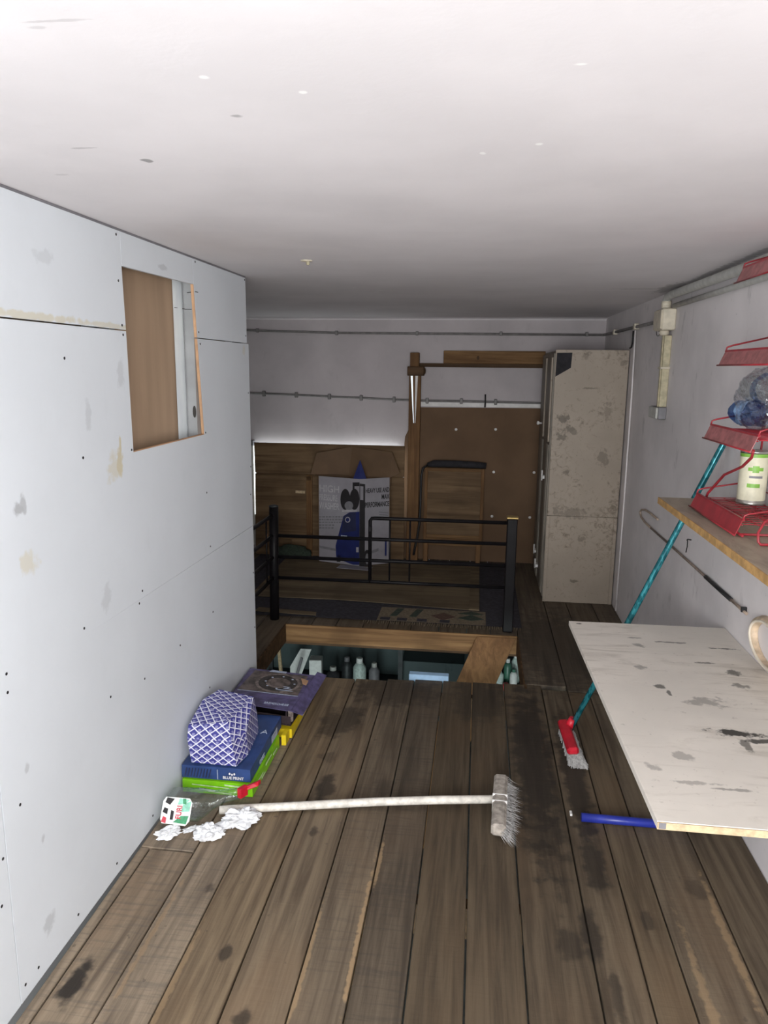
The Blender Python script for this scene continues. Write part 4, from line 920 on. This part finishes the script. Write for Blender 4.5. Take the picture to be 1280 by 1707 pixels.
# ================================================================== LEFT PILE ON THE FLOOR
def carton(name, a, b, mat, label, bev=.003, rz=0.0):
    o = thing(name, ((a[0] + b[0]) / 2, (a[1] + b[1]) / 2, a[2]), label, 'carton'); c = Vector(((a[0] + b[0]) / 2, (a[1] + b[1]) / 2, 0))
    bm = bmesh.new(); box_bm(bm, (a[0] - c.x, a[1] - c.y, a[2]), (b[0] - c.x, b[1] - c.y, b[2]))
    bmesh.ops.subdivide_edges(bm, edges=list(bm.edges), cuts=5, use_grid_fill=True)
    for v in bm.verts: v.co += mnoise.noise_vector(v.co * 9) * .004 * (1 if v.co.z > a[2] + .002 else 0)
    bmesh.ops.transform(bm, matrix=Matrix.Translation(c) @ Matrix.Rotation(rz, 4, 'Z'), verts=bm.verts)
    link('carton_body', bm_mesh('carton_body', bm), mat, o); return o
g_ = carton('green_carton', (-1.172, 2.682, .001), (-.872, 3.10, .058), 'greenbox', 'flat lime green carton at the bottom of the pile by the wall')
for x0, z0, l, dz in ((-1.13, .040, .16, .004), (-1.10, .022, .07, .007), (-1.06, .014, .10, .004), (-.99, .046, .11, .007), (-.945, .030, .05, .004)):
    prism('printed_stripe', [(x0, 2.676, z0), (x0 + l, 2.676, z0 - .006), (x0 + l, 2.676, z0 - .006 + dz), (x0, 2.676, z0 + dz)], (0, -.0012, 0), 'greenpale', g_)  # pale stripes paint the highlights of the crumpled card
for y0, z0, l in ((2.75, .03, .07), (2.86, .042, .09), (2.98, .025, .06), (2.80, .015, .05)):
    prism('printed_stripe', [(-.8675, y0, z0), (-.8675, y0 + l, z0), (-.8675, y0 + l, z0 + .006), (-.8675, y0, z0 + .010)], (.0012, 0, 0), 'greenpale', g_)
b_ = carton('blue_carton', (-1.178, 2.690, .0625), (-.882, 3.175, .118), 'bluebox', 'dark blue carton with white lettering between green carton and patterned packet')
for k in range(9):
    x = -1.165 + k * .013; prism('printed_bar', [(x, 2.684, .072), (x + .005, 2.684, .072), (x + .014, 2.684, .110), (x + .009, 2.684, .110)], (0, -.0012, 0), 'darkbody', b_)
prism('printed_edge', [(-1.022, 2.6835, .068), (-1.019, 2.6835, .068), (-1.019, 2.6835, .112), (-1.022, 2.6835, .112)], (0, -.0012, 0), 'bluelight', b_)
text('printed_word', 'BLUE PRINT', (-.998, 2.6822, .074), (1, 0, 0), (0, 0, 1), .017, 'whiteprint', b_, 'LEFT', .0003)
for k in range(3): disc('printed_mark', (-.968 + k * .010, 2.6825, .098 - .003 * (k % 2)), (1, 0, 0), (0, 0, 1), .004, .005, 'whiteprint', b_, 10)
text('printed_word', 'CARS', (-.8755, 2.80, .078), (0, 1, 0), (0, 0, 1), .030, 'bluelight', b_, 'LEFT', .0003, 1.0)
prism('printed_panel', [(-.8765, 2.99, .075), (-.8765, 3.08, .075), (-.8765, 3.08, .110), (-.8765, 2.99, .110)], (.0012, 0, 0), 'bluelight', b_)
text('printed_word', 'A', (-.93, 2.99, .122), (1, 0, 0), (0, 1, 0), .05, 'bluelight', b_)

# patterned packet: bent box shape with lattice printing
t = thing('patterned_packet', (-1.03, 2.90, .122), 'crumpled packet printed with blue and white lattice on the blue carton', 'packet')
Z0 = .1235
pv = [(-1.140, 2.705, Z0), (-.945, 2.700, Z0), (-.925, 2.80, Z0), (-.940, 3.00, Z0), (-1.15, 3.03, Z0),
      (-1.152, 2.700, .232), (-.962, 2.700, .232), (-.930, 2.80, .230), (-.945, 3.00, .215),
      (-1.160, 2.735, .272), (-.995, 2.755, .290), (-1.158, 2.90, .312), (-1.115, 2.99, .322), (-.955, 2.985, .300), (-1.155, 3.05, .24)]
bm = bmesh.new()
for p in pv: bm.verts.new(p)
bmesh.ops.convex_hull(bm, input=list(bm.verts))
bmesh.ops.dissolve_limit(bm, angle_limit=R(6), verts=bm.verts, edges=bm.edges)
uvl = bm.loops.layers.uv.new('UVMap'); bm.normal_update()
for f in bm.faces:
    n = f.normal; u = Vector((0, 0, 1)).cross(n)
    u = u.normalized() if u.length > .2 else Vector((1, 0, 0)); v = n.cross(u)
    for l in f.loops: l[uvl].uv = (l.vert.co.dot(u), l.vert.co.dot(v))
link('packet_body', bm_mesh('packet_body', bm), 'lattice', t)

# yellow carton below and dark box with brake disc print, end flap torn open
y_ = carton('yellow_carton', (-1.165, 3.19, .001), (-.835, 3.62, .045), 'yellow', 'yellow carton under the purple box')
yt = prism('yellow_strip', [(-.866, 3.115, .001), (-.845, 3.118, .001), (-.845, 3.118, .052), (-.866, 3.115, .052)], (0, .06, 0), 'yellow'); tag(yt, 'bright yellow card end beside the green carton', 'card')
t = thing('disc_carton', (-1.0, 3.40, .047), 'worn purple carton with brake disc picture and torn open end', 'carton')
bl, br, fr, fl = Vector((-1.165, 3.60, .165)), Vector((-.815, 3.615, .140)), Vector((-.840, 3.19, .140)), Vector((-1.160, 3.20, .165))
dz = Vector((0, 0, -.075))
topm = prism('lid', [bl, br, fr, fl], (0, 0, -.004), 'purplebox', t)
prism('front_side', [fl + dz * .95, fr + dz * .95, fr + Vector((0, .0, -.03)), fl + Vector((0, 0, -.035))], (0, .004, 0), 'maroon', t)
prism('bottom', [bl + dz, br + dz, fr + dz, fl + dz], (0, 0, -.003), 'maroon', t)
prism('rear_side', [bl + dz, br + dz, br, bl], (0, -.004, 0), 'purplebox', t); prism('wall_side', [bl + dz, fl + dz, fl, bl], (.004, 0, 0), 'purplebox', t)
prism('open_inside', [br + dz + Vector((-.02, 0, 0)), fr + dz + Vector((-.02, 0, 0)), fr + Vector((-.02, 0, -.006)), br + Vector((-.02, 0, -.006))], (-.004, 0, 0), 'maroon', t)
prism('end_flap', [br + Vector((.004, .03, .004)), fr + Vector((.002, -.005, 0)), fr + Vector((.045, .055, -.048)), br + Vector((.052, .05, -.022))], (.002, 0, .004), 'purplebox', t)
prism('corner_tuck', [fr, fr + Vector((.012, .006, -.012)), fr + Vector((.010, .012, -.055)), fr + Vector((.0, .004, -.06))], (-.012, .0, .0), 'discring', t)
ux = (br - bl).normalized(); uy = (bl - fl).normalized(); nz = ux.cross(uy)
cen = bl * .25 + br * .25 + fl * .25 + fr * .25
def onlid(a, b, h=.0008): return cen + ux * a + uy * b + nz * h
prism('printed_picture', [onlid(-.155, -.055), onlid(.150, -.055), onlid(.150, .185), onlid(-.135, .185)], nz * .0006, 'discphoto', topm)
disc('printed_disc', onlid(.02, .062, .0015), ux, uy, .115, .112, 'discring', topm, 28, .0006)
disc('printed_disc', onlid(.02, .062, .0022), ux, uy, .100, .097, 'discdark', topm, 28, .0006, .62)
disc('printed_hub', onlid(.03, .066, .0022), ux, uy, .055, .052, 'discphoto', topm, 20, .0006)
for k in range(8): disc('printed_bolt', onlid(.03 + .075 * math.cos(k * .785), .066 + .073 * math.sin(k * .785), .003), ux, uy, .006, .006, 'bluelight', topm, 8, .0005)
for a, b, w_, h_ in ((.03, -.022, .09, .006), (.06, .0, .05, .006), (.055, .02, .04, .004)): prism('printed_glint', [onlid(a, b, .0035), onlid(a + w_, b, .0035), onlid(a + w_ * .8, b + h_, .0035), onlid(a + .01, b + h_ * 1.6, .0035)], nz * .0004, 'bluelight', topm)
prism('printed_line', [onlid(-.155, -.064), onlid(.152, -.064), onlid(.152, -.058), onlid(-.155, -.058)], nz * .0006, 'bluelight', topm)
text('printed_word', 'BREMSSCHEIBE', onlid(.01, -.175), ux, uy, .026, 'bluelight', topm, 'LEFT', 0, .7)
prism('worn_patch', [onlid(-.06, .188), onlid(.03, .188), onlid(.03, .208), onlid(-.05, .212)], nz * .0006, 'bluelight', topm)
prism('worn_patch', [onlid(.12, .15, .0012), onlid(.165, .13, .0012), onlid(.165, .07, .0012), onlid(.145, .08, .0012)], nz * .0006, 'cutedge', topm)

# ---- clear spray bottle lying in front of the pile, label to the camera
t = thing('clear_bottle', (-1.04, 2.52, .0), 'clear bottle with green label lying by the wall with its red trigger to the right', 'bottle')
bm = bmesh.new(); secs = [(-1.155, .040, .066, 2.510), (-1.150, .052, .080, 2.510), (-1.10, .054, .084, 2.512), (-1.03, .053, .082, 2.518), (-1.010, .046, .060, 2.535), (-.990, .034, .040, 2.560), (-.960, .026, .030, 2.588), (-.912, .022, .022, 2.612), (-.902, .020, .020, 2.616)]
rings = []
for x, rz_, ry_, yc in secs:
    ring = []
    for k in range(20):
        a = 2 * math.pi * k / 20; c, s = math.cos(a), math.sin(a); e = .62
        ring.append(bm.verts.new((x, yc + ry_ * .72 * math.copysign(abs(c) ** e, c), .056 + rz_ * math.copysign(abs(s) ** e, s))))
    rings.append(ring)
for r0, r1 in zip(rings[:-1], rings[1:]):
    for k in range(20): bm.faces.new((r0[k], r0[(k + 1) % 20], r1[(k + 1) % 20], r1[k]))
bm.faces.new(rings[0][::-1]); bm.faces.new(rings[-1])
bmesh.ops.recalc_face_normals(bm, faces=bm.faces)
link('bottle_body', bm_mesh('bottle_body', bm), 'clear', t, True)
# label sits on the upper front of the body
lo_, lu, lv = Vector((-1.093, 2.438, .072)), Vector((1, 0, 0)), Vector((0, .55, .83)).normalized(); ln = lu.cross(lv)
lo_ = lo_ + ln * .006
lab = prism('label', [lo_ + lu * a + lv * b for a, b in ((-.052, -.045), (.042, -.048), (.056, -.03), (.056, .036), (.044, .05), (-.05, .05), (-.06, .034), (-.06, -.03))], ln * .0012, 'labelwhite', t)
def lq(name, pts, mat, h=.0016): return prism(name, [lo_ + lu * a + lv * b + ln * h for a, b in pts], ln * .0005, mat, lab)
lq('label_leaf', [(.0, .025), (.03, .030), (.045, .045), (.005, .048)], 'labelmint'); lq('label_leaf', [(.018, .0), (.05, .004), (.052, .04), (.022, .03)], 'labelmint', .002)
lq('label_leaf', [(-.008, -.038), (.044, -.042), (.05, -.012), (.02, -.014)], 'labelgreen'); lq('label_leaf', [(.02, .03), (.034, .028), (.030, .048), (.018, .048)], 'labelgreen', .0026)
lq('label_cow_patch', [(-.055, -.005), (-.035, -.012), (-.035, .008), (-.05, .012)], 'printblack', .002); lq('label_cow_patch', [(-.05, .03), (-.03, .022), (-.015, .045), (-.045, .048)], 'printblack', .002); lq('label_cow_patch', [(-.022, -.03), (-.010, -.03), (-.010, .0), (-.022, .004)], 'printblack', .002)
lq('label_cow_patch', [(-.055, -.04), (-.036, -.044), (-.036, -.024), (-.05, -.02)], 'labelred', .002)
text('label_word', 'FURI', lo_ + lu * .020 + lv * -.026 + ln * .0028, lv, -lu, .030, 'labelred', lab, 'LEFT', .0006, .8)
tr_ = prism('trigger_head', [(-.910, 2.600, .046), (-.890, 2.635, .046), (-.890, 2.635, .088), (-.910, 2.600, .088)], (.018, -.009, 0), 'redplastic', t, .002)
prism('trigger_lever', [(-.897, 2.615, .078), (-.850, 2.63, .094), (-.832, 2.632, .104), (-.832, 2.632, .084), (-.85, 2.63, .076), (-.885, 2.618, .066)], (.005, .022, 0), 'redplastic', t, .002)

# ---- crumpled tissues
def tissue(c, s, seed, label):
    bm = bmesh.new(); bmesh.ops.create_icosphere(bm, subdivisions=4, radius=1.0)
    zmin = 9
    for v in bm.verts:
        d = v.co.copy(); n = mnoise.noise(d * 1.7 + Vector((seed, 0, 0))); n2 = mnoise.noise(d * 4.2 + Vector((0, seed, 0))); n3 = abs(mnoise.noise(d * 9 + Vector((0, 0, seed))))
        k = 1 + .55 * n + .42 * n2 - .25 * n3
        v.co = Vector((d.x * s[0] * k, d.y * s[1] * k, d.z * s[2] * k)); zmin = min(zmin, v.co.z)
    m = Matrix.Rotation(s[3], 4, 'Z')
    for v in bm.verts: v.co = m @ Vector((v.co.x, v.co.y, max(v.co.z, zmin * .5))) + Vector((c[0], c[1], c[2] - zmin * .5))
    tag(link('crumpled_tissue', bm_mesh('crumpled_tissue', bm), 'paper'), label, 'tissue', 'crumpled tissues on the floor')
tissue((-1.11, 2.385, .001), (.048, .020, .022, R(38)), 3.1, 'smallest crumpled white tissue nearest the wall')
tissue((-.955, 2.405, .001), (.052, .036, .030, R(15)), 8.7, 'middle crumpled white tissue on the floor planks')
tissue((-.868, 2.500, .001), (.072, .040, .034, R(30)), 5.2, 'largest crumpled white tissue touching the white broom pole')
scr_ = tissue((-1.035, 2.435, .001), (.035, .012, .008, R(35)), 1.4, 'flat scrap of white tissue under the clear bottle')

# ================================================================== BROOMS AND BITS ON THE FLOOR
t = thing('white_broom', (-.3, 2.63, 0), 'broom with chipped white pole lying across the planks', 'broom')
pts = [(-.965, 2.547, .020), (-.83, 2.578, .022), (-.6, 2.625, .026), (-.35, 2.675, .032), (-.1, 2.708, .042), (.118, 2.728, .052)]
tube('pole', pts, .0165, 'whitepole', t, 12)
hm = Matrix.Translation((.137, 2.70, .0)) @ Matrix.Rotation(R(-3), 4, 'Z')
hb = bmesh.new(); box_bm(hb, (-.028, -.185, .028), (.028, .185, .078), .010, hm); link('broom_head', bm_mesh('broom_head', hb), 'dustwood', t)
for yy in (-.02, .025): 
    box('wire_band', (-.0295, yy - .002, .027), (.0295, yy + .002, .0795), 'whitepaint', t, 0, hm)
V = []; F = []
for i in range(420):
    x0 = random.uniform(.0, .027); y0 = random.uniform(-.18, .18); z0 = random.uniform(.030, .07); l = random.uniform(.045, .075); a = Vector((x0, y0, z0)); d = Vector((random.uniform(.5, .9), random.uniform(-.35, .2) - (.5 if y0 < -.14 else 0), random.uniform(-.6, -.1))).normalized()
    b = a + d * l; b.z = max(b.z, .002); s = d.cross(Vector((0, 0, 1))).normalized() * .0022; u = Vector((0, 0, .0022)); k = len(V)
    for q in (a - s, a + s, a + u, b): V.append(hm @ q)
    F += [(k, k + 1, k + 3), (k + 1, k + 2, k + 3), (k + 2, k, k + 3)]
tag(link('bristles', mesh_from('bristles', V, F), 'bristle', t), 'grey worn bristles', kind='stuff')

t = thing('teal_broom', (.5, 3.3, 0), 'red-headed broom with shiny teal pole leaning on the right wall', 'broom')
tube('pole', [(.490, 3.372, .055), (.60, 3.346, .34), (.85, 3.30, .985), (1.036, 3.262, 1.47), (1.044, 3.260, 1.49)], .0135, 'teal', t, 12)
hm = Matrix.Translation((.478, 3.29, .0)) @ Matrix.Rotation(R(3), 4, 'Z')
hb = bmesh.new(); box_bm(hb, (-.030, -.155, .046), (.022, .135, .082), .010, hm @ Matrix.Rotation(R(-6), 4, 'Y')); link('broom_head', bm_mesh('broom_head', hb), 'redplastic', t)
lathe('socket', [(.022, 0), (.021, .03), (.017, .06)], (.480, 3.376, .055), (.33, -.08, .94), 'redplastic', t, 14)
V = []; F = []
for i in range(900):
    fx, fy = random.uniform(-1, 1), random.uniform(-1, 1); a = Vector((-.002 + fx * .024, -.012 + fy * .138, .048)); b = Vector((.012 + fx * .040 + random.uniform(-.006, .006), -.03 + fy * .165, random.uniform(.0015, .006)))
    s = Vector((.0022, 0, 0)); u = Vector((0, .0022, 0)); k = len(V)
    for q in (a - s, a + s, a + u, b - s, b + s, b + u): V.append(hm @ q)
    F += [(k, k + 1, k + 4, k + 3), (k + 1, k + 2, k + 5, k + 4), (k + 2, k, k + 3, k + 5)]
tag(link('bristles', mesh_from('bristles', V, F), 'bristle', t), 'pale grey bristles', kind='stuff')

bt = tube('blue_tube', [(.457, 2.706, .0185), (.62, 2.705, .0185), (.89, 2.702, .0185)], .017, 'bluetube', None, 16); tag(bt, 'dark blue plastic tube lying on the floor under the table', 'tube')
wc = box('white_chip', (.418, 2.735, .0005), (.427, 2.76, .010), 'whitepaint', None, .001); tag(wc, 'tiny white chip stuck between two dark floor planks', 'chip')
